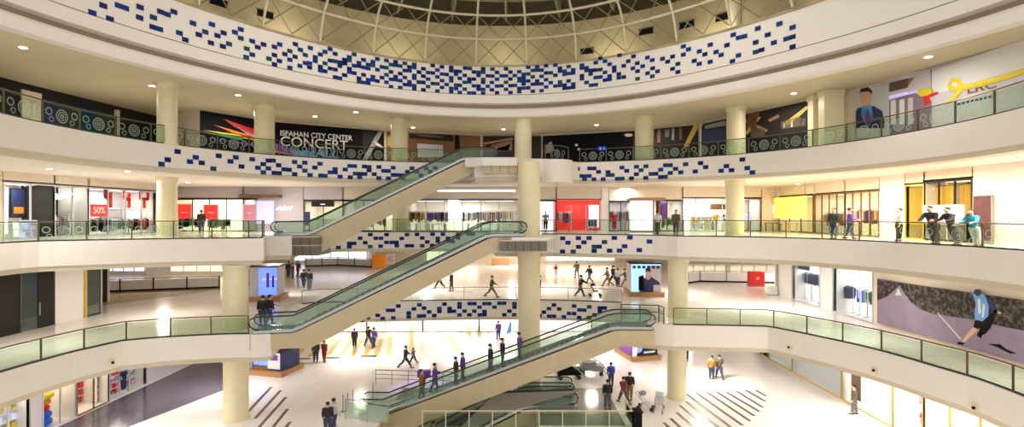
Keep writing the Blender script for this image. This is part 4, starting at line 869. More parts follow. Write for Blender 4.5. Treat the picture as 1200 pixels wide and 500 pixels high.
chandelier(P(Ls*.2, .9, 2.2), 'large glowing chandelier in the lamp shop', .8); chandelier(P(Ls*.42, .9, 1.9), 'smaller glowing chandelier in the lamp shop', .55)
sign(P(Ls*.78, .9, 1.9), 0, 1.7, .5, 'brown', 'dark brown shelf board in the lamp shop', cat='panel', name='display_board')
def flowers(p, label, m='purple', r0=.45):
    r = empty('flower_arrangement', p, 0, label, 'flowers'); MB().lathe((0, 0, 0), [(.16, 0), (.24, .4), (.18, .75), (.2, .8)], 14).build('vase', 'white', r, True)
    rr = random.Random(5); mb = MB(); st = MB()
    for i in range(26):
        a = rr.uniform(0, 6.28); q = rr.uniform(.05, r0); z = 1.25+rr.uniform(-.3, .3); mb.ell((q*math.cos(a), q*math.sin(a), z), .09, .09, .07, 6, 5); st.tube([(0, 0, .7), (q*math.cos(a), q*math.sin(a), z)], .012, 4)
    mb.build('blossoms', m, r, True); st.build('stems', 'green', r)
flowers(P(Ls*.86, .6, 0), 'tall vase of violet flowers beside the column, lamp shop'); shelf(P(Ls*.5, 1.2, 0), 0, 'pale shelf of gold lamps under the chandeliers', ['gold', 'white', 'paper'], 2.4, 1.3, 2); mannequin(P(Ls*.68, .6, 0), 0, 'mannequin in gold jacket in the lamp shop', 'gold', 'paper')
P, Ls = backshop(862, 892, 2.9, 2.6, 'wall_lilac', 'lilac shop behind the round column', panes=2, power=80, frame='brown_metal'); mannequin(P(Ls*.6, .7, 0), 0, 'mannequin in pale lilac dress behind the round column', 'lilac', 'white')
# ---- middle gallery, right wall running towards the camera
XR = 23.4
def rx(px, X=XR): return (X, X*F/(px-600))
wallrun([bx(892), (XR, YB)], L2, L2+HT2, 'wall_right', 'wall_cream')
def rshop(x0, x1, top, dep, backm, lab, **k): return shop(L2, rx(x0), rx(x1), top, HT2, dep, backm, label=lab, **k)
rzr = -math.pi/2
P, Ls = rshop(913, 953, 3.0, 2.5, 'wall_cream', 'brown framed shop behind the yellow banner', panes=3, power=100, frame='brown_metal', lampm='lit_warm', col=(1, .8, .5))
yb = empty('yellow_banner', P(Ls*.5, -.6, 1.15), rzr, 'large plain yellow banner hung in front of a shop', 'banner'); MB().box((-Ls*.44, 0, 0), (Ls*.52, .05, 1.75)).build('cloth', 'lit_yellow', yb); mb = MB(); mb.tube([(-Ls*.46, .02, 1.78), (Ls*.54, .02, 1.78)], .03, 6); mb.tube([(-Ls*.4, .02, 1.78), (-Ls*.4, .02, HT2-1.15)], .015, 4); mb.tube([(Ls*.48, .02, 1.78), (Ls*.48, .02, HT2-1.15)], .015, 4).build('hanging_rod', 'brown_metal', yb)
sign(P(-.3, -.5, 1.5), rzr, 3.6, .8, 'lit_pink', 'pink strip banner beside the yellow banner', cat='banner', name='strip_banner')
for u, t in ((.25, 'brown'), (.75, 'gold')):
    r = empty('display_table', P(Ls*u, -1.2, 0), rzr, '%s display table below the yellow banner' % t, 'table'); MB().box((-.7, -.4, .7), (.7, .4, .78)).build('table_top', t, r)
    for sx in (-.6, .6):
        for sy in (-.3, .3): MB().box((sx-.04, sy-.04, 0), (sx+.04, sy+.04, .7)).build('leg', t, r)
P, Ls = rshop(955, 990, 3.0, 3, 'wall_cream', 'amber shop with dark tall frames', panes=4, power=110, lampm='lit_warm', col=(1, .75, .4), frame='brown')
for u, cs, nm in ((.2, ['brown', 'wood'], 'brown'), (.7, ['orange', 'gold', 'brown'], 'orange and gold')): rack(P(Ls*u, .9, 0), rzr, 'rack of %s clothes in the amber shop' % nm, cs, 8, 1.4, 1.6)
P, Ls = rshop(990, 1030, 3.0, 3, 'lit_warm', 'glowing shop with orange drapes', panes=4, power=90, lampm='lit_warm', col=(1, .75, .4), frame='brown')
for u, cs, nm in ((.2, ['white', 'red', 'navy'], 'red, white and navy'), (.55, ['brown', 'purple', 'gold'], 'brown and violet'), (.85, ['orange', 'wood'], 'orange')): rack(P(Ls*u, .9, 0), rzr, 'rack of %s clothes in the glowing shop' % nm, cs, 7, 1.0, 1.8)
wallrun([rx(1030), rx(1061)], L2, L2+HT2, 'wall_right', 'wall_white')
def curtain(P, s0, s1, h, label, m, rz):
    r = empty('drape', P(s0, .1, 0), rz, label, 'curtain'); w_ = s1-s0; n = 40; front = [(w_*i/n, .08*math.sin(i*1.3)+.02*math.sin(i*.7)) for i in range(n+1)]
    mb = MB(); k = n+1; mb.v = [(x, y, .05) for x, y in front] + [(x, y*.8, h) for x, y in front] + [(x, y+.02, .05) for x, y in front] + [(x, y*.8+.02, h) for x, y in front]
    for i in range(n): mb.f += [(i, i+1, k+i+1, k+i), (2*k+i, 3*k+i, 3*k+i+1, 2*k+i+1)]
    mb.m = [0]*len(mb.f); mb.build('folds', m, r, True); MB().tube([(0, 0, h+.03), (w_, 0, h+.03)], .03, 6).build('curtain_rod', 'brown_metal', r)
P, Ls = rshop(1061, 1083, 3.2, 1.2, 'lit_warm', 'amber curtained window', panes=1, power=40, lampm='lit_warm', col=(1, .75, .4), frame='gold'); curtain(P, .15, Ls-.15, 3.0, 'amber curtain filling the narrow window behind the leaning pair', 'gold', rzr)
P, Ls = rshop(1083, 1139, 3.3, 2.4, 'wall_dark', 'dark framed window with amber blinds', panes=3, power=40, lampm='lit_warm', col=(1, .75, .4), frame='wall_dark')
mat('yellow_cloth', (.75, .50, .10), .8)
for u0, u1, nm in ((.06, .44, 'wide'), (.58, .94, 'narrow')):
    curtain(lambda s, o, h: P(s, .5, h+1.4), Ls*u0, Ls*u1, 1.6, '%s yellow blind hanging in the dark framed window' % nm, 'yellow_cloth', rzr)
sign(P(Ls*.5, -.25, .95), rzr, Ls*.86, 1.0, 'lit_pink', 'pale pink strip banner behind the leaning pair', None, 'red', .5, cat='banner', name='strip_banner')
wallrun([rx(1139), (XR, 12)], L2, L2+HT2, 'wall_right', 'wall_white')
pr = sign(W(1153, 24.6, L2+.35)-Vector((0, 0, 0)), rzr*.0, .1, .1, 'black', 'x')
for ch in list(pr.children): bpy.data.objects.remove(ch)
bpy.data.objects.remove(pr)
mat('maroon_print', (.09, .03, .035), .6, noise=.6, nscale=4); pw = rx(1154); sign((XR-.12, pw[1], L2+.15), rzr, .95, 2.2, 'maroon_print', 'tall dark maroon poster standing against the white wall', frame='grey', cat='poster', name='framed_poster')

# ---------------------------------------------------------------- first gallery
XL1 = -28.9
wallrun([(XL1, 16), lx(24, XL1)], L1, L1+HT1, 'wall_left', 'wall_dark')
gd = empty('glass_door', (XL1, lx(45, XL1)[1], L1), math.pi/2, 'dark green glass double door beside the broad pale pillar', 'door')
s0 = lx(24, XL1)[1]-lx(45, XL1)[1]; s1 = lx(63, XL1)[1]-lx(45, XL1)[1]
for i, m in ((0, 'glass_green'), (1, 'wall_dark')):
    x0 = s0+(s1-s0)*i/2; MB().box((x0, -.02, 0), (x0+(s1-s0)/2-.05, .02, HT1-.1)).build('door_leaf', m, gd)
MB().box((s0, -.05, HT1-.12), (s1, .05, HT1)).box((s0-.05, -.05, 0), (s0+.03, .05, HT1)).box((s1-.03, -.05, 0), (s1+.05, .05, HT1)).build('door_frame', 'brown_metal', gd)
MB().box((-.02, -.12, .8), (.02, -.04, 1.6)).build('door_handle', 'steel', gd)
wallrun([(XL1-2, lx(22, XL1)[1]), (XL1-2, lx(65, XL1)[1])], L1, L1+HT1, 'wall_left', 'wall_dark')
wallrun([lx(64, XL1), lx(98, XL1)], L1, L1+HT1, 'wall_left', 'wall_white', .7)
tag(MB().box((XL1-.1, lx(98, XL1)[1], L1), (XL1+.12, lx(100.3, XL1)[1], L1+HT1)).build('gold_post', 'gold'), 'slim gold post at the edge of the broad pale pillar', 'post')
gp = empty('glass_partition', (XL1, lx(109, XL1)[1], L1), math.pi/2, 'dark glass partition with a steel end post, first gallery', 'glass partition')
s0 = lx(101, XL1)[1]-lx(109, XL1)[1]; s1 = lx(117, XL1)[1]-lx(109, XL1)[1]
MB().box((s0, -.02, .1), (s1, .02, HT1-.05)).build('glass_pane', 'glass_green', gp); MB().box((s1, -.07, 0), (s1+.14, .07, HT1)).build('end_post', 'steel', gp); MB().box((s0, -.05, 0), (s1, .05, .1)).build('base_rail', 'dark_metal', gp)
wallrun([(XL1-3.5, 30), (XL1-3.5, 41)], L1, L1+HT1, 'wall_left', 'wall_dark')
# distant balustrades round further voids
def white_rail(pts, label, posts='black'):
    o0 = Vector(pts[0]); r = empty('white_balustrade', (o0.x, o0.y, L1), 0, label, 'railing'); q = [Vector((p[0]-o0.x, p[1]-o0.y, 0)) for p in pts]
    mb = MB(); b2 = MB(); hr = MB()
    for a, b in zip(q, q[1:]):
        mb.slab_box(a+Vector((0, 0, .15)), b+Vector((0, 0, .15)), .03, .85); b2.slab_box(a, b, .12, .15)
        n = max(1, round((b-a).length/2.5))
        for i in range(n+1): p = a+(b-a)*i/n; MB().box((p.x-.05, p.y-.05, 0), (p.x+.05, p.y+.05, 1.15)).build('post', posts, r)
    mb.build('white_panel', 'paper', r); b2.build('base_rail', 'black', r); hr.tube([p+Vector((0, 0, 1.12)) for p in q], .04, 6).build('handrail', 'steel', r)
white_rail([ground(100, 343, L1).xy, ground(180, 340, L1).xy, ground(257, 337, L1).xy], 'long white panelled balustrade on dark base behind the first gallery column')
white_rail([ground(358, 312, L1).xy, ground(396, 311, L1).xy, ground(436, 313, L1).xy], 'distant white balustrade behind the middle escalator, first gallery')
white_rail([ground(806, 332, L1).xy, ground(820, 330, L1).xy, ground(916, 332, L1).xy], 'white panelled balustrade on dark base near the blue clothing shop', 'grey')
YF = 74
wallrun([(-52, YF), (40, YF)], L1, L1+HT1, 'wall_back', 'wall_cream'); wallrun([(-52, 40), (-52, YF)], L1, L1+HT1, 'wall_left', 'wall_cream'); wallrun([(40, 50), (40, YF)], L1, L1+HT1, 'wall_right', 'wall_cream')
wallrun([(XL1-3.5, 41), (-52, 41)][::-1], L1, L1+HT1, 'wall_left', 'wall_cream')
for i, (x0, x1, m, lb) in enumerate(((120, 170, 'lit_cool', 'cool white lit shop front far behind the white balustrade'), (200, 262, 'lit_warm', 'warm lit shop front far behind the white balustrade'), (345, 430, 'lit_cool', 'pale lit shop front at the far end of the first gallery'), (500, 560, 'lit_cream', 'warm lit shop front far behind the middle escalator'), (640, 720, 'lit_cream', 'cream lit shop front behind the walking people'), (800, 850, 'lit_cream', 'warm lit shop front behind the round column'), (855, 912, 'lit_cream', 'warm lit shop front above the red box'))):
    yf = 60 if i < 2 else YF-.02; r = empty('lit_shopfront', (wx((x0+x1)/2, yf-.3), yf-.3, L1), 0, lb, 'shop front'); w2 = (wx(x1, yf)-wx(x0, yf))/2
    MB().box((-w2, 0, .4), (w2, .1, 2.7)).build('lit_window', m, r); f = MB(); f.box((-w2-.1, -.08, 0), (w2+.1, .3, .4)).box((-w2-.1, -.08, 2.7), (w2+.1, .3, HT1-.03))
    for k in range(5): x = -w2+2*w2*k/4; f.box((x-.06, -.08, .4), (x+.06, 0, 2.7))
    f.build('frame', 'paper', r)
def boxsign(px0, px1, py0, py1, z, m, label, txt=None, tm='white', cat='sign', name='advert_stand', dep=.4, d=None):
    d = d or F*(EYE-z)/(py1-HZ); h = (py1-py0)*d/F; w_ = (px1-px0)*d/F
    r = empty(name, W((px0+px1)/2, d, z), 0, label, cat); MB().box((-w_/2, 0, .06), (w_/2, dep, h)).build('panel', m, r); MB().box((-w_/2-.05, -.05, 0), (w_/2+.05, dep+.05, .08)).build('base', 'grey', r)
    if txt:
        cu = bpy.data.curves.new('lettering', 'FONT'); cu.body = txt; cu.size = h*.5; cu.align_x = 'CENTER'; cu.align_y = 'CENTER'; cu.extrude = .004; cu.materials.append(M[tm]); o = bpy.data.objects.new('lettering', cu); C.objects.link(o); o.parent = r; o.location = (0, -.01, h*.55); o.rotation_euler = (math.pi/2, 0, 0)
    return r
boxsign(436, 452, 298, 315, L1, 'orange', 'orange advert box above the middle escalator'); boxsign(453, 462, 297, 311, L1, 'wall_white', 'white board with red letter C', 'C', 'red')
boxsign(880, 896, 316, 333, L1, 'red', 'red box with white lines in front of the white balustrade', '=', 'white', 'box', 'red_box', .8, d=49.5)
boxsign(902, 911, 336, 346, L1, 'paper', 'small white notice stand near the blue clothing shop')
boxsign(576, 597, 303, 311, L1, 'wood', 'low wooden planter box with red top under the middle landing', None, cat='planter', name='planter_box')
# kiosks
man_ = None
def kiosk(p, w_, d_, h, rz, label, front, top='wall_dark', base='wood', art=(), texts=()):
    r = empty('kiosk', p, rz, label, 'kiosk'); MB().box((-w_/2-.25, -.25, 0), (w_/2+.25, d_+.25, .38)).box((-w_/2-.3, -.3, .32), (w_/2+.3, d_+.3, .40)).build('plinth', base, r)
    MB().box((-w_/2, 0, .4), (w_/2, d_, h)).build('body', front, r); MB().box((-w_/2-.1, -.1, h), (w_/2+.1, d_+.1, h+.1)).build('roof_slab', top, r)
    for q, (pts, m) in enumerate(art if art is not man_ else art[6:] + art[:6]): MB().prism([(x*w_/2, -.012-.004*q, .4+z*(h-.4)) for x, z in pts], (0, .012, 0)).build('poster_shape', m, r)
    for (t, x, z, s, m) in texts:
        cu = bpy.data.curves.new('lettering', 'FONT'); cu.body = t; cu.size = s; cu.align_x = 'CENTER'; cu.extrude = .004; cu.materials.append(M[m]); o = bpy.data.objects.new('lettering', cu); C.objects.link(o); o.parent = r; o.location = (x*w_/2, -.03, .4+z*(h-.4)); o.rotation_euler = (math.pi/2, 0, 0)
    return r
mat('lit_sky', (.3, .6, .9), .5, emit=(.35, .62, 1), es=.9)
man = [([(-.9+.32*i, .84), (-.68+.32*i, .84), (-.68+.32*i, .94), (-.9+.32*i, .94)], 'navy') for i in range(6)] + [([(-1, 0), (1, 0), (1, 1), (-1, 1)], 'lit_sky'), ([(.1, 0), (1, 0), (1, .95), (.1, .95)], 'wall_lilac'), ([(-.45, 0), (-.4, .35), (-.1, .5), (.35, .55), (.9, .35), (.95, .25), (.5, .25), (.5, 0)], 'navy'), ([(-.05, .5), (.0, .78), (.25, .78), (.32, .5), (.15, .42)], 'skin'), ([(-.06, .68), (-.03, .84), (.14, .88), (.3, .82), (.32, .68), (.25, .74), (.0, .74)], 'hair'), ([(-.5, .05), (-.5, .55), (-.15, .6), (-.1, .05)], 'black')]
man_ = man; kp = W(757, 43.5, L1); kiosk(kp, 2.5, 2.2, 2.75, -.06, 'kiosk with a sky blue poster of a person in a dark jacket', 'wall_lilac', art=man, texts=())
kp = W(309, 41.0, L1); kr = kiosk(kp, 2.1, 2.0, 2.75, .15, 'kiosk glowing violet and blue behind the column, first gallery', 'light_grey', art=[([(-.35, .05), (.95, .05), (.95, .97), (-.35, .97)], 'lit_blue'), ([(-.1, .55), (.95, .55), (.95, .62), (-.1, .62)], 'lilac'), ([(.2, .3), (.4, .3), (.4, .8), (.2, .8)], 'purple'), ([(.6, .3), (.75, .3), (.75, .7), (.6, .7)], 'navy')])
kp = W(305, 44.5, L1)
kp = ground(310, 441); kiosk(kp+Vector((0, .3, 0)), 2.6, 2.2, 1.85, -.25, 'low kiosk with deep blue screen wall and white nose, ground floor', 'navy', base='wood', art=[([(-.9, .25), (.1, .25), (.1, .95), (-.9, .95)], 'lit_blue'), ([(.1, .1), (.95, .1), (.95, .95), (.3, .95), (.1, .7)], 'paper'), ([(.3, .55), (.8, .55), (.8, .85), (.3, .85)], 'purple'), ([(-.9, 0), (.1, 0), (.1, .2), (-.9, .2)], 'brown')])
kp = ground(757, 423); kiosk(kp+Vector((0, .3, 0)), 2.3, 3.0, 1.6, .22, 'low kiosk with violet and navy screen walls, ground floor', 'purple', base='wood', art=[([(-1, 0), (1, 0), (1, 1), (-1, 1)], 'wall_dark'), ([(-1, 0), (-.7, 0), (-.5, 1), (-1, 1)], 'lit_pink'), ([(-.6, .2), (-.3, .3), (-.1, 1), (-.5, 1)], 'lit_blue'), ([(-.1, .15), (.8, .2), (.8, .32), (-.1, .28)], 'paper')])
# first gallery right wall
XR1 = 23.0
wallrun([(XR1, rx(914, XR1)[1]+.2), rx(928, XR1)], L1, L1+HT1, 'wall_right', 'wall_white')
wallrun([(40, 45), (XR1+.2, 45)][::-1], L1, L1+HT1, 'wall_right', 'wall_white')
def r1shop(x0, x1, lab, **k): return shop(L1, rx(x0, XR1), rx(x1, XR1), 3.5, HT1, 3.6, 'lit_cool', label=lab, col=(.9, .93, 1), lampm='lit_cool', frame='light_grey', side='wall_white', **k)
P, Ls = r1shop(928, 961, 'blue clothing shop beyond the white pier', panes=1, power=160)
for u, cs, nm in ((.14, ['navy', 'sky_blue', 'grey'], 'navy'), (.4, ['sky_blue', 'teal', 'navy'], 'sky blue and teal'), (.68, ['navy', 'grey', 'sky_blue'], 'navy and grey'), (.88, ['navy', 'pink', 'sky_blue'], 'navy and pink')): rack(P(Ls*u, 1.0, 0), rzr, 'rack of %s clothes in the blue clothing shop' % nm, cs, 10, .85, 2.3)
sign(P(Ls*.2, .5, 2.5), rzr, 1.6, .45, 'navy', 'navy header board over the first rack of the blue clothing shop', cat='sign')
wallrun([rx(961, XR1), rx(976, XR1)], L1, L1+HT1, 'wall_right', 'wall_white')
P, Ls = r1shop(976, 1023, 'white sportswear shop beside the runner banner', panes=1, power=160)
for u, cs, nm in ((.08, ['navy'], 'plain navy'), (.42, ['lilac', 'navy', 'sky_blue'], 'violet blue'), (.62, ['green', 'navy', 'white'], 'green and navy'), (.82, ['lilac', 'purple', 'navy'], 'violet and navy')): rack(P(Ls*u, 1.0, 0), rzr, 'rack of %s clothes in the sportswear shop' % nm, cs, 10, .75, 1.9)
mannequin(P(Ls*.93, .5, 0), rzr, 'white mannequin in pale sportswear beside the runner banner', 'white', 'grey'); sign(P(Ls*.62, 3.0, 1.9), rzr, 2.6, .8, 'grey', 'grey picture strip on the back wall of the sportswear shop', cat='picture', name='wall_picture')
wallrun([rx(1023, XR1), (XR1, 12)], L1, L1+HT1, 'wall_right', 'wall_cream')
mat('bark', (.05, .04, .03), .8); mat('road', (.25, .20, .27), .7, noise=.25, nscale=1.5)
b = Panel(rx(1023, XR1), (XR1, 12), .14); r = b.rect(1028, 1205, L1+.25, L1+2.95, 'road', 'runner_banner', 'long mauve banner of a person running on a road past dark trees', 'banner')
for pts, m, nm in ((((1028,352),(1060,360),(1100,366),(1150,372),(1205,380),(1205,424),(1150,412),(1028,378)), 'road', 'road'), (((1028,327),(1205,352),(1205,388),(1178,383),(1140,374),(1095,368),(1078,362),(1068,354),(1061,345),(1054,334),(1048,340),(1040,347),(1028,352)), 'trees', 'trees'),
               (((1098,366),(1099.5,366),(1127,397),(1125.5,398)), 'light_grey', 'road_line'), (((1049,346),(1053,337),(1057,346)), 'light_grey', 'mist'),
               (((1140,344),(1144,341),(1150,342),(1154,346),(1158,352),(1159,362),(1158,372),(1154,377),(1143,375),(1142,366),(1144,356)), 'sky_blue', 'shirt'), (((1141,343),(1143,339),(1149,339),(1151,344),(1146,347)), 'navy', 'cap'), (((1146,350),(1149,350),(1150,366),(1147,368)), 'paper', 'shirt_pattern'), (((1152,356),(1155,357),(1153,372),(1151,371)), 'paper', 'shirt_pattern'),
               (((1143,374),(1155,377),(1149,384),(1140,388),(1141,383)), 'black', 'shorts'), (((1141,383),(1147,386),(1138,394),(1131,401),(1127,401),(1132,393)), 'skin', 'leg'), (((1151,377),(1163,366),(1167,362),(1166,372),(1161,384),(1155,391),(1149,393),(1148,387)), 'black', 'leg'), (((1155,347),(1161,350),(1168,360),(1170,368),(1165,366),(1159,358)), 'navy', 'sleeve'),
               (((1166,362),(1174,366),(1173,368),(1166,366)), 'skin', 'hand'), (((1123,400),(1131,401),(1129,404),(1122,403)), 'black', 'shoe'), (((1147,388),(1152,390),(1150,396),(1145,393)), 'black', 'shoe'), (((1158,403),(1172,403),(1180,409),(1192,414),(1184,414),(1168,406)), 'black', 'shadow_shape')):
    b.poly(pts, m, r, nm, {'road': 1, 'trees': 2, 'shirt': 3, 'shorts': 3}.get(nm, 4))

# ---------------------------------------------------------------- ground floor walls
XL0 = -26.8; XR0 = 22.2
l0 = [lx(p, XL0) for p in (-20, 36, 50, 90, 128, 172)]
wallrun([(XL0, 14), l0[0]], 0, HT0, 'wall_left', 'wall_cream')
P, Ls = shop(0, l0[0], l0[1], 3.1, HT0, 3, 'lit_cool', label='white shop at the left end of the plum floor', panes=2, power=120, frame='light_grey'); shelf(P(Ls*.93, .8, 0), math.pi/2, 'white shelf of yellow and violet goods', ['yellow', 'lilac', 'white'], 1.8, 2.2, 4)
wallrun([l0[1], l0[2]], 0, HT0, 'wall_left', 'wall_lilac')
P, Ls = shop(0, l0[2], l0[3], 3.1, HT0, 3, 'lit_warm', label='bright toy shop beside the lilac pier', panes=2, power=100, col=(1, .85, .6), frame='light_grey')
def toy_stack(p, label, spec):
    r = empty('ring_tower', p, 0, label, 'toy'); z = 0
    for m, rad, h in spec: MB().lathe((0, 0, z), [(rad*.75, 0), (rad, h*.3), (rad, h*.7), (rad*.75, h)], 18).build('ring', m, r, True); z += h
mat('blue_toy', (.02, .12, .75), .4)
toy_stack(P(Ls*.36, 1.0, 0), 'tower of blue, red, orange and yellow inflated rings in the toy shop', [('blue_toy', .62, .45), ('blue_toy', .6, .4), ('red', .5, .35), ('orange', .55, .35), ('yellow', .7, .45), ('purple', .3, .3)])
shelf(P(Ls*.8, 2.2, 0), math.pi/2, 'white shelf of grey boxes in the toy shop', ['grey', 'paper', 'green'], 1.2, 1.6, 3)
P, Ls = shop(0, l0[3], l0[4], 3.1, HT0, 3, 'lit_warm', label='cream perfume shop', panes=2, power=100, col=(1, .85, .6), frame='brown')
sign(P(Ls*.3, 2.7, 1.5), math.pi/2, .8, .8, 'brown', 'brown square picture on the cream shop wall', cat='picture', name='wall_picture'); sign(P(Ls*.52, 2.7, 1.4), math.pi/2, .6, .6, 'wood', 'smaller wood coloured picture on the cream shop wall', cat='picture', name='wall_picture'); shelf(P(Ls*.85, 1.6, 0), math.pi/2, 'cream shelf of pink bottles in the perfume shop', ['pink', 'paper', 'red'], 1.6, 2.0, 4, 'paper')
P, Ls = shop(0, l0[4], l0[5], 3.1, HT0, 3, 'wall_white', label='shoe and bag shop nearest the ground floor column', panes=2, power=130, frame='light_grey', col=(1, .9, .85))
shelf(P(Ls*.2, .6, 0), math.pi/2, 'shelf of red shoes at the shop corner', ['red', 'pink', 'grey'], 2.0, 1.8, 4); mannequin(P(Ls*.55, .5, 0), math.pi/2, 'mannequin in navy coat in the shoe and bag shop', 'navy', 'navy'); shelf(P(Ls*.82, .8, 0), math.pi/2, 'shelf of grey and pink bags', ['grey', 'pink', 'light_grey'], 1.8, 2.4, 4)
wallrun([l0[5], (XL0, 50)], 0, HT0, 'wall_left', 'wall_lilac')
YG = 54.5
wallrun([(XL0, YG), (-21, YG)], 0, HT0, 'wall_back', 'wall_cream')
gs = [-21, -15.5, -9.5, -3.5, 2.5, 8.5, 15, 22]
gb = ['lit_warm', 'wall_white', 'lit_pink', 'lit_cool', 'lit_pink', 'wall_white', 'wall_cream']
gl = ['warm lit shop on the ground floor behind the column', 'pale shop behind the dark floor mats', 'rose lit shop behind the gold floor stripes', 'brightest white shop at the back of the ground floor', 'rose shop behind the riders of the lowest escalator', 'white shop behind the thick column', 'cream shop behind the low violet kiosk']
for i in range(7):
    P, Ls = shop(0, (gs[i], YG), (gs[i+1], YG), 3.2, HT0, 2.5, gb[i], label=gl[i], panes=3, power=170, frame='light_grey')
r = sign((wx(594, 52), 52, .0), 0, 1.1, 1.7, 'lit_cool', 'white and blue advert stand behind the escalator riders', cat='sign', name='advert_stand'); MB().prism([(-.1, -.02, .3), (.45, -.02, .5), (.5, -.02, 1.5), (.3, -.02, 1.6)], (0, .02, 0)).build('blue_print', 'sky_blue', r)
wallrun([(22, YG), (XR0+1.5, YG), (XR0, 46), rx(866, XR0)], 0, HT0, 'wall_right', 'wall_white')
r0s = [rx(p, XR0) for p in (866, 928, 986, 1046, 1082, 1190)]
P, Ls = shop(0, r0s[0], r0s[1], 3.2, HT0, .6, 'wall_white', label='white panelled window at the far end of the right wall', panes=2, power=30, frame='gold')
P, Ls = shop(0, r0s[1], r0s[2], 3.2, HT0, .5, 'white', label='closed shop with pale grey panel', panes=1, power=20, frame='gold')
P, Ls = shop(0, r0s[2], r0s[3], 3.2, HT0, 3, 'paper', label='bright white shop behind the person in the dark coat', panes=1, power=260, frame='gold')
sign(P(Ls*.18, .4, .3), rzr, .9, 2.0, 'brown', 'dark rose poster behind the person in the dark coat', cat='poster', name='poster'); sign(P(Ls*.5, 2.7, 1.9), rzr, .9, .5, 'light_grey', 'small grey framed picture in the bright white shop', frame='grey', cat='picture', name='wall_picture')
P, Ls = shop(0, r0s[3], r0s[4], 3.2, HT0, 3, 'paper', label='narrow bright shop between yellow frames', panes=1, power=260, frame='gold')
mannequin(P(Ls*.72, .6, 0), rzr, 'mannequin in red and black clothes between yellow frames', 'red', 'black'); sign(P(Ls*.3, 1.2, 1.6), rzr, .5, .6, 'grey', 'small grey picture in the narrow bright shop', cat='picture', name='wall_picture')
P, Ls = shop(0, r0s[4], r0s[5], 3.2, HT0, 3, 'paper', label='warm lit shop at the near end of the right wall', panes=3, power=260, col=(1, .9, .7), frame='gold')
rack(P(Ls*.3, 1, 0), rzr, 'rack of pale clothes in the warm lit shop', ['paper', 'pink', 'gold'], 8)
wallrun([r0s[5], (XR0, 10)], 0, HT0, 'wall_right', 'wall_cream')
# small dome cameras and fittings on the first gallery fascia
for x, y, w_ in ((131, 424, 'over the plum floor'), (925, 406, 'over the strolling pair'), (1025, 433, 'over the person in the dark coat'), (1143, 477, 'below the runner banner')):
    h = hit(E1, x); p, t = h; n = Vector((t.y, -t.x)); z = EYE-(y-HZ)*p.y/F
    r = empty('wall_fitting', (p.x, p.y, z), math.atan2(n.y, n.x)+math.pi/2, 'small dark fitting on the first gallery fascia ' + w_, 'fitting', 'fittings on the first gallery fascia')
    MB().box((-.2, -.03, -.16), (.2, 0, .16)).build('plate', 'column_stone', r); MB().ell((0, -.09, -.02), .07, .07, .07, 8, 6).build('lens_dome', 'black', r, True)
# low dark service carts behind the basement escalators
def cart(p, rz, label, m):
    r = empty('equipment_cart', p, rz, label, 'cart'); MB().box((-.9, -.45, .35), (.9, .45, .75)).box((-.8, -.4, .75), (.3, .4, 1.0)).build('box', m, r)
    f = MB(); f.tube([(-.95, -.45, .1), (-.95, -.45, 1.25), (-.3, -.45, 1.3), (.5, -.45, .9), (1.2, -.45, .15)], .04, 6); f.tube([(-.95, .45, .1), (-.95, .45, 1.25), (-.3, .45, 1.3), (.5, .45, .9), (1.2, .45, .15)], .04, 6); f.build('tube_frame', 'steel', r, True)
    for sx in (-.7, .7):
        for sy in (-.4, .4): w2 = MB(); w2.tube([(sx, sy-.05, .16), (sx, sy+.05, .16)], .16, 12); w2.build('wheel', 'rubber', r)
    return r
cart(ground(667, 444)+Vector((0, .2, 0)), .1, 'dark equipment cart with bright bent tubes behind the basement escalators', 'black'); cart(ground(694, 438), -.2, 'white and dark cart beside the person in the blue jacket', 'grey')
# ---------------------------------------------------------------- people
def skin_mesh(name, nodes, edges, root=0, sub_=1):
    """nodes: (x, y, z, rx, ry); a skin-modifier surface baked to a mesh"""
    me = bpy.data.meshes.new(name); me.from_pydata([n[:3] for n in nodes], edges, []); me.update()
    o = bpy.data.objects.new(name, me); C.objects.link(o)
    m = o.modifiers.new('skin', 'SKIN'); m.use_smooth_shade = True
    sv = me.skin_vertices[0].data
    for i, n in enumerate(nodes): sv[i].radius = (n[3], n[4] if len(n) > 4 else n[3]); sv[i].use_root = (i == root)
    s = o.modifiers.new('sub', 'SUBSURF'); s.levels = sub_; s.render_levels = sub_
    bpy.context.view_layer.update(); dg = bpy.context.evaluated_depsgraph_get()
    out = bpy.data.meshes.new_from_object(o.evaluated_get(dg)); out.name = name
    bpy.data.objects.remove(o); bpy.data.meshes.remove(me)
    out.materials.clear(); out.materials.append(M['skin']); return out

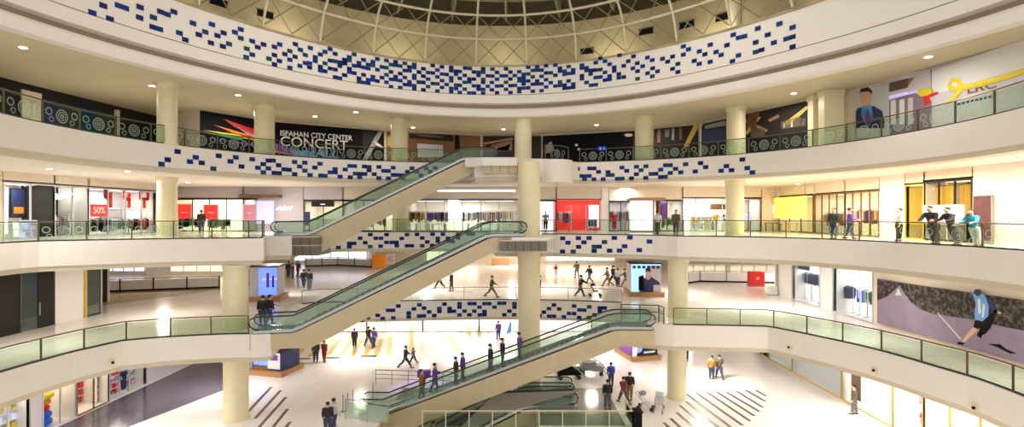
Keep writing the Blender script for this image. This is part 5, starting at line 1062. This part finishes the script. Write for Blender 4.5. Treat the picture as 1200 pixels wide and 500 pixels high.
def rotx(v, a): return Vector((v.x, v.y*math.cos(a) - v.z*math.sin(a), v.y*math.sin(a) + v.z*math.cos(a)))
def figure(name, legs, arms, lean=0.0, coat=False, sit=False):
    """person facing +y. legs: two (hip swing, knee bend); arms: two (swing, elbow, out)"""
    hz_ = .93; N = []; Ed = []
    def n(p, r, r2=None): N.append((p.x, p.y, p.z, r, r2 if r2 else r)); return len(N)-1
    up = lambda h, y=0: Vector((0, y, hz_)) + rotx(Vector((0, 0, h)), -lean)
    pel = n(Vector((0, 0, hz_)), .13, .10); bel = n(up(.16), .12, .095); che = n(up(.36), .15, .105); sh = n(up(.50), .10, .08); nk = n(up(.58), .055); 
    hd = n(up(.66, .01), .075, .085); ht = n(up(.76, .01), .085, .095); tp = n(up(.83, .0), .05, .055)
    Ed += [(pel, bel), (bel, che), (che, sh), (sh, nk), (nk, hd), (hd, ht), (ht, tp)]
    c = Vector(N[ht][:3]); no = n(c + Vector((0, .115, -.03)), .014); e1 = n(c + Vector((.095, 0, -.02)), .018); e2 = n(c + Vector((-.095, 0, -.02)), .018); Ed += [(ht, no), (ht, e1), (ht, e2)]
    foot = []; J = {'legs': [], 'arms': []}; low = 9
    for s, (sw, kn) in zip((-1, 1), legs):
        hp = Vector((s*.095, 0, hz_-.05)); k = hp + rotx(Vector((0, 0, -.43)), sw); a = k + rotx(Vector((0, 0, -.40)), sw-kn); t = a + Vector((0, .14, -.045))
        J['legs'].append((hp, k, a, t)); low = min(low, a.z-.075)
        i0 = n(hp, .095); i1 = n(k, .062); i2 = n(a, .042); i3 = n(t, .035); Ed += [(pel, i0), (i0, i1), (i1, i2), (i2, i3)]
    for s, (sw, el, ou) in zip((-1, 1), arms):
        sp = up(.48) + Vector((s*.18, 0, 0)); d = rotx(Vector((s*math.sin(ou), 0, -math.cos(ou))), sw); e = sp + d*.29
        d2 = rotx(Vector((s*math.sin(ou)*.3, 0, -1)), sw+el).normalized(); w_ = e + d2*.25; pm = w_ + d2*.07
        J['arms'].append((sp, e, w_)); i0 = n(sp, .06); i1 = n(e, .042); i2 = n(w_, .028); i3 = n(pm, .036, .018); Ed += [(sh, i0), (i0, i1), (i1, i2), (i2, i3)]
        side = Vector((0, 1, 0)) if abs(d2.y) < .7 else Vector((0, 0, 1)); side = (side - d2*side.dot(d2)).normalized(); inn = Vector((-s, 0, 0))
        for q, ln in zip((-.027, -.009, .009, .027), (.055, .068, .072, .062)):
            b0 = n(pm + side*q + d2*.02, .0095); b1 = n(pm + side*q*1.2 + d2*(.02+ln*.55) + inn*.006, .0085); b2 = n(pm + side*q*1.2 + d2*(.02+ln) + inn*.024, .0075); Ed += [(i3, b0), (b0, b1), (b1, b2)]
        t0 = n(w_ + d2*.035 + side*.032 + inn*.01, .011); t1 = n(w_ + d2*.075 + side*.05 + inn*.02, .009); Ed += [(i3, t0), (t0, t1)]
    body = skin_mesh(name+'_body', N, Ed)
    def part(nodes, edges, nm): 
        m = skin_mesh(name+nm, nodes, edges); return m
    q = lambda v, r, r2=None: (v.x, v.y, v.z, r, r2 if r2 else r)
    A = J['arms']; Lg = J['legs']
    jn = [q(up(-.06), .18, .15), q(up(.14), .17, .145), q(up(.36), .20, .155), q(up(.50), .14, .115), q(up(.56), .085, .08)]; je = [(0, 1), (1, 2), (2, 3), (3, 4)]
    for sp, e, w_ in A: k = len(jn); jn += [q(sp, .098), q(e, .074), q(e+(w_-e)*.92, .054)]; je += [(3, k), (k, k+1), (k+1, k+2)]
    if coat: k = len(jn); jn += [q(Vector((0, 0, .70)), .17, .145), q(Vector((0, 0, .48)), .185, .16)]; je += [(0, k), (k, k+1)]
    jacket = part(jn, je, '_jacket')
    tn = [q(Vector((0, 0, hz_+.04)), .145, .115)]; te = []
    for hp, k_, a, t in Lg: k = len(tn); tn += [q(hp, .12), q(k_, .088), q(a+Vector((0, 0, .03)), .07)]; te += [(0, k), (k, k+1), (k+1, k+2)]
    trousers = part(tn, te, '_trousers')
    hb = MB(); hc = up(.765, -.012); hb.ell(hc + Vector((0, -.018, .02)), .096, .108, .10, 14, 9)
    vs = hb.v
    me = bpy.data.meshes.new(name+'_hair'); fs = [f for f in hb.f if (sum(vs[i][1] for i in f)/len(f) < hc.y+.05) or (sum(vs[i][2] for i in f)/len(f) > hc.z+.045)]; me.from_pydata(vs, [], fs); me.materials.append(M['hair']); me.polygons.foreach_set('use_smooth', [True]*len(me.polygons))
    sb = MB()
    shoes = []
    for hp, k_, a, t in Lg:
        z0 = a.z-.075; s2 = MB(); s2.add([(a.x-.042, a.y-.07, z0), (a.x+.042, a.y-.07, z0), (a.x+.05, a.y+.13, z0), (a.x+.025, a.y+.19, z0), (a.x-.025, a.y+.19, z0), (a.x-.05, a.y+.13, z0), (a.x-.036, a.y-.06, z0+.09), (a.x+.036, a.y-.06, z0+.09), (a.x+.04, a.y+.07, z0+.075), (a.x+.02, a.y+.17, z0+.04), (a.x-.02, a.y+.17, z0+.04), (a.x-.04, a.y+.07, z0+.075)],
                         [(5, 4, 3, 2, 1, 0), (6, 7, 8, 9, 10, 11), (0, 1, 7, 6), (1, 2, 8, 7), (2, 3, 9, 8), (3, 4, 10, 9), (4, 5, 11, 10), (5, 0, 6, 11)]); 
        m3 = bpy.data.meshes.new(name+'_shoe'); m3.from_pydata(s2.v, [], s2.f); m3.materials.append(M['shoe']); shoes.append(m3)
    return dict(body=body, jacket=jacket, trousers=trousers, hair=me, shoes=shoes, low=low)
R_ = math.radians
FIG = {
 'stand': figure('stand', ((R_(2), 0), (R_(-2), 0)), ((R_(6), R_(12), .08), (R_(-4), R_(15), .08))),
 'walk': figure('walk', ((R_(26), R_(6)), (R_(-20), R_(22))), ((R_(-24), R_(14), .08), (R_(26), R_(22), .08)), .05),
 'stride': figure('stride', ((R_(-22), R_(26)), (R_(30), R_(8))), ((R_(30), R_(25), .1), (R_(-22), R_(12), .1)), .08),
 'lean': figure('lean', ((R_(-14), 0), (R_(-18), 0)), ((R_(34), R_(50), .25), (R_(30), R_(55), .25)), .28),
 'carry': figure('carry', ((R_(14), R_(4)), (R_(-10), R_(14))), ((R_(20), R_(62), .12), (R_(8), R_(12), .1)), .04),
 'push': figure('push', ((R_(24), R_(6)), (R_(-22), R_(20))), ((R_(42), R_(30), .1), (R_(42), R_(30), .1)), .12),
 'coat': figure('coat', ((R_(6), 0), (R_(-6), R_(4))), ((R_(4), R_(10), .1), (R_(-4), R_(10), .1)), 0, True),
}
def person(pos, rz, pose, top, low, label, h=1.0, hair='hair', group=None, scarf=None):
    """pos: feet, rz: the way the person faces (0 = away from the camera)"""
    f = FIG[pose]; r = empty('person', pos, rz, label, 'person', group); r.scale = (h*1.2, h*1.2, h); dz = -f['low']
    def put(nm, me, m):
        o = bpy.data.objects.new(nm, me); C.objects.link(o); o.parent = r; o.location = (0, 0, dz)
        if m: o.material_slots[0].link = 'OBJECT'; o.material_slots[0].material = M[m]
        return o
    put('body', f['body'], None); put('jacket', f['jacket'], top); put('trousers', f['trousers'], low); put('hair', f['hair'], hair)
    for s in f['shoes']: put('shoe', s, None)
    return r
mat('jacket_black', (.02, .02, .022), .7); mat('jacket_brown', (.22, .11, .04), .7); mat('jacket_olive', (.08, .08, .05), .7); mat('jacket_maroon', (.20, .02, .03), .7); mat('jacket_white', (.6, .6, .62), .7)
mat('jacket_violet', (.12, .06, .28), .7); mat('jacket_blue', (.02, .08, .5), .7); mat('jacket_orange', (.42, .18, .03), .7); mat('jeans', (.04, .05, .10), .8); mat('trouser_grey', (.10, .10, .11), .8); mat('trouser_tan', (.25, .16, .08), .8); mat('jacket_cyan', (.03, .28, .42), .7)
def G(x, y, z=0.0): return ground(x, y, z)
PI = math.pi
# middle gallery
def rail_spot(px, off, E, z): 
    p, t = hit(E, px); n = Vector((t.y, -t.x)); return Vector((p.x-n.x*off, p.y-n.y*off, z)), math.atan2(n.y, n.x)-PI/2
for px, top, low, pose, lb, h, tw in ((1080, 'jacket_black', 'trouser_grey', 'lean', 'person in black jacket leaning on the rail, further of the dark pair', 1.04, .25), (1103, 'jacket_black', 'trouser_grey', 'lean', 'person in black jacket leaning on the rail, nearer of the dark pair', 1.0, -.2), (1128, 'jacket_cyan', 'jacket_white', 'lean', 'person in blue and white jacket leaning alone on the rail', .94, .1)):
    p, a = rail_spot(px, .62, E2, L2); person(p, a+tw, pose, top, low, lb, h)
for px, off, top, low, pose, a, lb, h in ((957, 2.2, 'jacket_black', 'jeans', 'stand', 2.2, 'person in black and white behind the rail below the yellow banner', 1.0), (971, 2.4, 'jacket_violet', 'jeans', 'carry', -2.0, 'person in violet top behind the rail beside the yellow banner', 1.02), (1017, 2.3, 'jacket_white', 'jacket_black', 'stand', 1.5, 'person in white top behind the rail before the glowing shop', .98)):
    p, _ = rail_spot(px, off, E2, L2); person(p, a, pose, top, low, lb, h)
p, _ = rail_spot(775, 2.6, E2, L2); person(p, 2.6, 'stand', 'jacket_olive', 'trouser_grey', 'person in olive top and black trousers behind the rail by the advert kiosk', .98)
p, _ = rail_spot(764, 2.9, E2, L2); person(p, -.6, 'carry', 'jacket_white', 'trouser_grey', 'person in pale grey jacket beside the advert kiosk', .95)
person(W(236, 41, L2), .4, 'stand', 'jacket_black', 'jeans', 'person in black facing the red sale posters', 1.0)
# first gallery
for x, y, top, low, pose, a, lb, h in ((356, 337, 'jacket_black', 'jeans', 'walk', .2, 'person in black walking away beside another, behind the lit kiosk aisle', 1.0), (362.5, 340, 'jacket_black', 'trouser_grey', 'stand', -.2, 'taller person in black standing nearest the middle escalator, first gallery', 1.06),
      (338, 325, 'jacket_black', 'jeans', 'stand', 1.2, 'person in black at the left of the group by the glowing kiosk', 1.0), (343, 327, 'jacket_maroon', 'jeans', 'stand', -1, 'person in maroon in the group by the glowing kiosk', .96), (349, 324, 'jacket_olive', 'jeans', 'carry', -.4, 'person in olive at the right of the group by the glowing kiosk', 1.0),
      (576, 348, 'jacket_olive', 'trouser_tan', 'stride', -1.45, 'person in dark green jacket striding along the bridge', 1.05), (529, 341, 'jacket_black', 'trouser_grey', 'coat', 1.5, 'person in long dark coat on the bridge under the middle escalator', 1.0), (515, 338, 'jacket_white', 'jacket_black', 'walk', 1.4, 'person half hidden behind the middle escalator on the bridge', 1.0),
      (651.5, 322, 'red', 'jacket_white', 'stand', 0, 'small child in a bright red top alone on the bright floor', .68), (676, 325, 'jacket_brown', 'trouser_tan', 'carry', .3, 'person in brown furthest along the bright floor', 1.0), (691, 331, 'jacket_black', 'trouser_grey', 'stride', .7, 'person in black with bent arm behind the pushchair', 1.02),
      (680, 347, 'jacket_black', 'trouser_grey', 'push', -1.3, 'person in black leaning to push the pushchair on the bridge', 1.04),
      (712, 335, 'jacket_brown', 'trouser_tan', 'stride', 1.3, 'person in brown jacket with long stride, first of four walkers', 1.05), (718.5, 333.5, 'jacket_black', 'jeans', 'walk', .9, 'person in black among four walkers beside the blue poster kiosk', 1.1), (724, 335.5, 'jacket_white', 'jeans', 'stand', -.6, 'person in pale lilac top among four walkers', .98), (733, 336, 'jacket_olive', 'trouser_tan', 'push', 1.2, 'person in brown reaching forward right beside the blue poster kiosk', 1.0),
      (632, 348, 'jacket_olive', 'trouser_grey', 'stand', 1.5, 'person in olive half hidden by the thick column', 1.0)):
    person(G(x, y, L1), a, pose, top, low, lb, h)
for x, dy, top, pose, lb, rz in ((308, .9, 'jacket_black', 'stand', 'person in black at the foot of the middle escalator, nearer the column', .5), (316, 1.2, 'jacket_black', 'carry', 'person in black at the foot of the middle escalator, nearer the steps', -.8)):
    person(Vector((wx(x, 31.2+dy), 31.2+dy, L1)), rz, pose, top, 'jeans', lb, 1.04)
# ground floor
for x, y, top, low, pose, a, lb, h in ((370, 424, 'jacket_olive', 'jeans', 'stand', .5, 'person in grey green jacket beside a companion in maroon', 1.02), (380, 424, 'jacket_maroon', 'jacket_maroon', 'coat', -.4, 'person in maroon coat beside a companion in grey green', 1.02),
      (415.5, 407, 'jacket_black', 'jacket_black', 'coat', .1, 'person in long black coat among the gold floor stripes', 1.0), (432, 405, 'jacket_black', 'jeans', 'walk', .9, 'person in black beside another in violet among the gold stripes', 1.05), (438, 407, 'jacket_violet', 'jeans', 'carry', -.5, 'person in violet among the gold stripes', 1.05),
      (475, 431, 'jacket_black', 'jeans', 'stride', -1.2, 'person in black jacket striding while holding a child by the hand', 1.05), (484.5, 426, 'jacket_violet', 'jacket_black', 'walk', 1.2, 'small child in dark clothes walking beside a striding person', .75),
      (584, 397, 'jacket_violet', 'jeans', 'stand', .4, 'person in violet standing on the ground floor behind the escalator riders', 1.0),
      (716, 452, 'jacket_blue', 'jeans', 'stand', .2, 'person in bright blue jacket by the equipment carts', .95), (712, 479, 'jacket_black', 'trouser_grey', 'stand', .2, 'person in black at the head of the basement escalators', 1.05), (731, 472, 'jacket_maroon', 'trouser_grey', 'walk', .5, 'person in maroon jacket walking towards the carts', 1.0), (738, 467, 'jacket_black', 'trouser_tan', 'carry', -.3, 'person in black just beyond the one in maroon', 1.0),
      (834, 444, 'jacket_orange', 'jeans', 'stand', .1, 'person in tan orange jacket strolling beside a companion', 1.0), (843, 443, 'jacket_olive', 'jeans', 'walk', -.1, 'person in dark olive jacket strolling beside the tan orange jacket', 1.02),
      (1001, 485, 'jacket_olive', 'trouser_grey', 'coat', 1.0, 'person in dark coat at the bright shop with yellow frames', 1.0),
      (384, 508, 'jacket_black', 'jeans', 'stand', .4, 'person in black by the thin steel posts, nearer of a pair', 1.0), (391, 504, 'jacket_white', 'jeans', 'carry', -.5, 'person with white bag by the thin steel posts, behind the other', 1.03),
      (804, 423, 'jacket_black', 'jeans', 'stand', .3, 'person in black half hidden behind the ground floor column', 1.0)):
    person(G(x, y), a, pose, top, low, lb, h)
# riders on the lowest long escalator
root, L, h = EC; a = root.location; ang = root.rotation_euler.z
def ride(E_, s, v, face, pose, top, low, lb, sc=1.0):
    root, L, h = E_; n = int(L/.36); i = min(n-1, max(0, int(s/L*n))); z = 0 if s < 0 else h*(i+1)/n+.02
    if s < 0: z = .02
    p = Matrix.Rotation(root.rotation_euler.z, 3, 'Z') @ Vector((L*(i+.5)/n if s > 0 else s, v, z)) + root.location
    person(p, face+root.rotation_euler.z-PI/2, pose, top, low, lb, sc)
for px, v, pose, top, low, lb in ((498, -.2, 'coat', 'jacket_brown', 'jacket_brown', 'rider in tan coat low on the lowest escalator'), (508, .25, 'carry', 'jacket_violet', 'jacket_violet', 'rider in violet just above the tan coat'), (537, -.2, 'stand', 'jacket_black', 'jeans', 'rider in black, lower of a close pair mid way down'), (545, .25, 'stand', 'jacket_violet', 'jacket_black', 'rider in violet and black, upper of a close pair'),
      (575, -.2, 'coat', 'jacket_black', 'jacket_black', 'rider in black coat below the thick column'), (587, .2, 'stand', 'jacket_black', 'jeans', 'rider in black jacket close to the thick column'), (612, 0, 'stand', 'jacket_violet', 'jeans', 'highest rider, in dark violet, in front of the thick column')):
    s = L*(px-452)/(722-452); ride(EC, s, v, 0.2 if 'v' else 0, pose, top, low, lb, .98)
ride(ED2, 3.0, 0, 0.1, 'stand', 'jacket_black', 'jeans', 'rider in black on the near basement escalator')
# pushchairs
def pushchair(p, rz, label, m='grey', seat='paper'):
    r = empty('pushchair', p, rz, label, 'pushchair'); f = MB()
    for s in (-.25, .25): f.tube([(s, -.45, .12), (s, .15, .6), (s, .55, 1.0)], .018, 6); f.tube([(s, .4, .12), (s, 0, .5)], .018, 6)
    f.tube([(-.25, .55, 1.0), (.25, .55, 1.0)], .02, 6); f.build('frame', 'steel', r, True)
    MB().prism([(-.2, -.25, .42), (-.2, .12, .42), (-.2, .35, .85), (-.2, .28, .88), (-.2, .05, .5), (-.2, -.25, .5)], (.4, 0, 0)).build('seat', seat, r)
    MB().prism([(-.22, -.05, .95), (-.22, .3, .9), (-.22, .38, 1.02), (-.22, .15, 1.12), (-.22, -.02, 1.05)], (.44, 0, 0)).build('hood', m, r)
    for s in (-.27, .27):
        for y in (-.45, .4): w2 = MB(); w2.tube([(s-.02, y, .12), (s+.02, y, .12)], .12, 14); w2.build('wheel', 'rubber', r)
    return r
pushchair(G(756, 479), 1.1, 'pale empty pushchair beside the ground floor column, nearer the carts'); pushchair(G(772, 481), -.4, 'second pale pushchair touching the ground floor column side', 'light_grey', 'light_grey'); pushchair(G(697, 347, L1), 1.57, 'black hooded pushchair being pushed on the bridge', 'black', 'black')
# magenta box on a thin post above the violet lit barrier
r = empty('magenta_box', (wx(497, 34.6), 34.6, 0), 0, 'magenta box on a thin post above the violet lit guard rail', 'sign')
MB().box((-.43, -.2, 1.5), (.43, .2, 1.95)).build('board', 'purple', r); MB().tube([(0, 0, 0), (0, 0, 1.5)], .03, 8).build('post', 'steel', r)
light('violet_spot', 'SPOT', (wx(500, 36.5), 36.5, 3.6), 700, (.45, .30, 1), .3, cone=1.5)
# lettering becomes real mesh
dg = bpy.context.evaluated_depsgraph_get()
for o in [o for o in bpy.data.objects if o.type == 'FONT']:
    bpy.context.view_layer.update(); me = bpy.data.meshes.new_from_object(o.evaluated_get(bpy.context.evaluated_depsgraph_get()))
    n = bpy.data.objects.new('lettering', me); C.objects.link(n); n.parent = o.parent; n.matrix_parent_inverse = o.matrix_parent_inverse; n.matrix_basis = o.matrix_basis
    if len(me.materials) == 0: me.materials.append(o.data.materials[0])
    bpy.data.objects.remove(o)
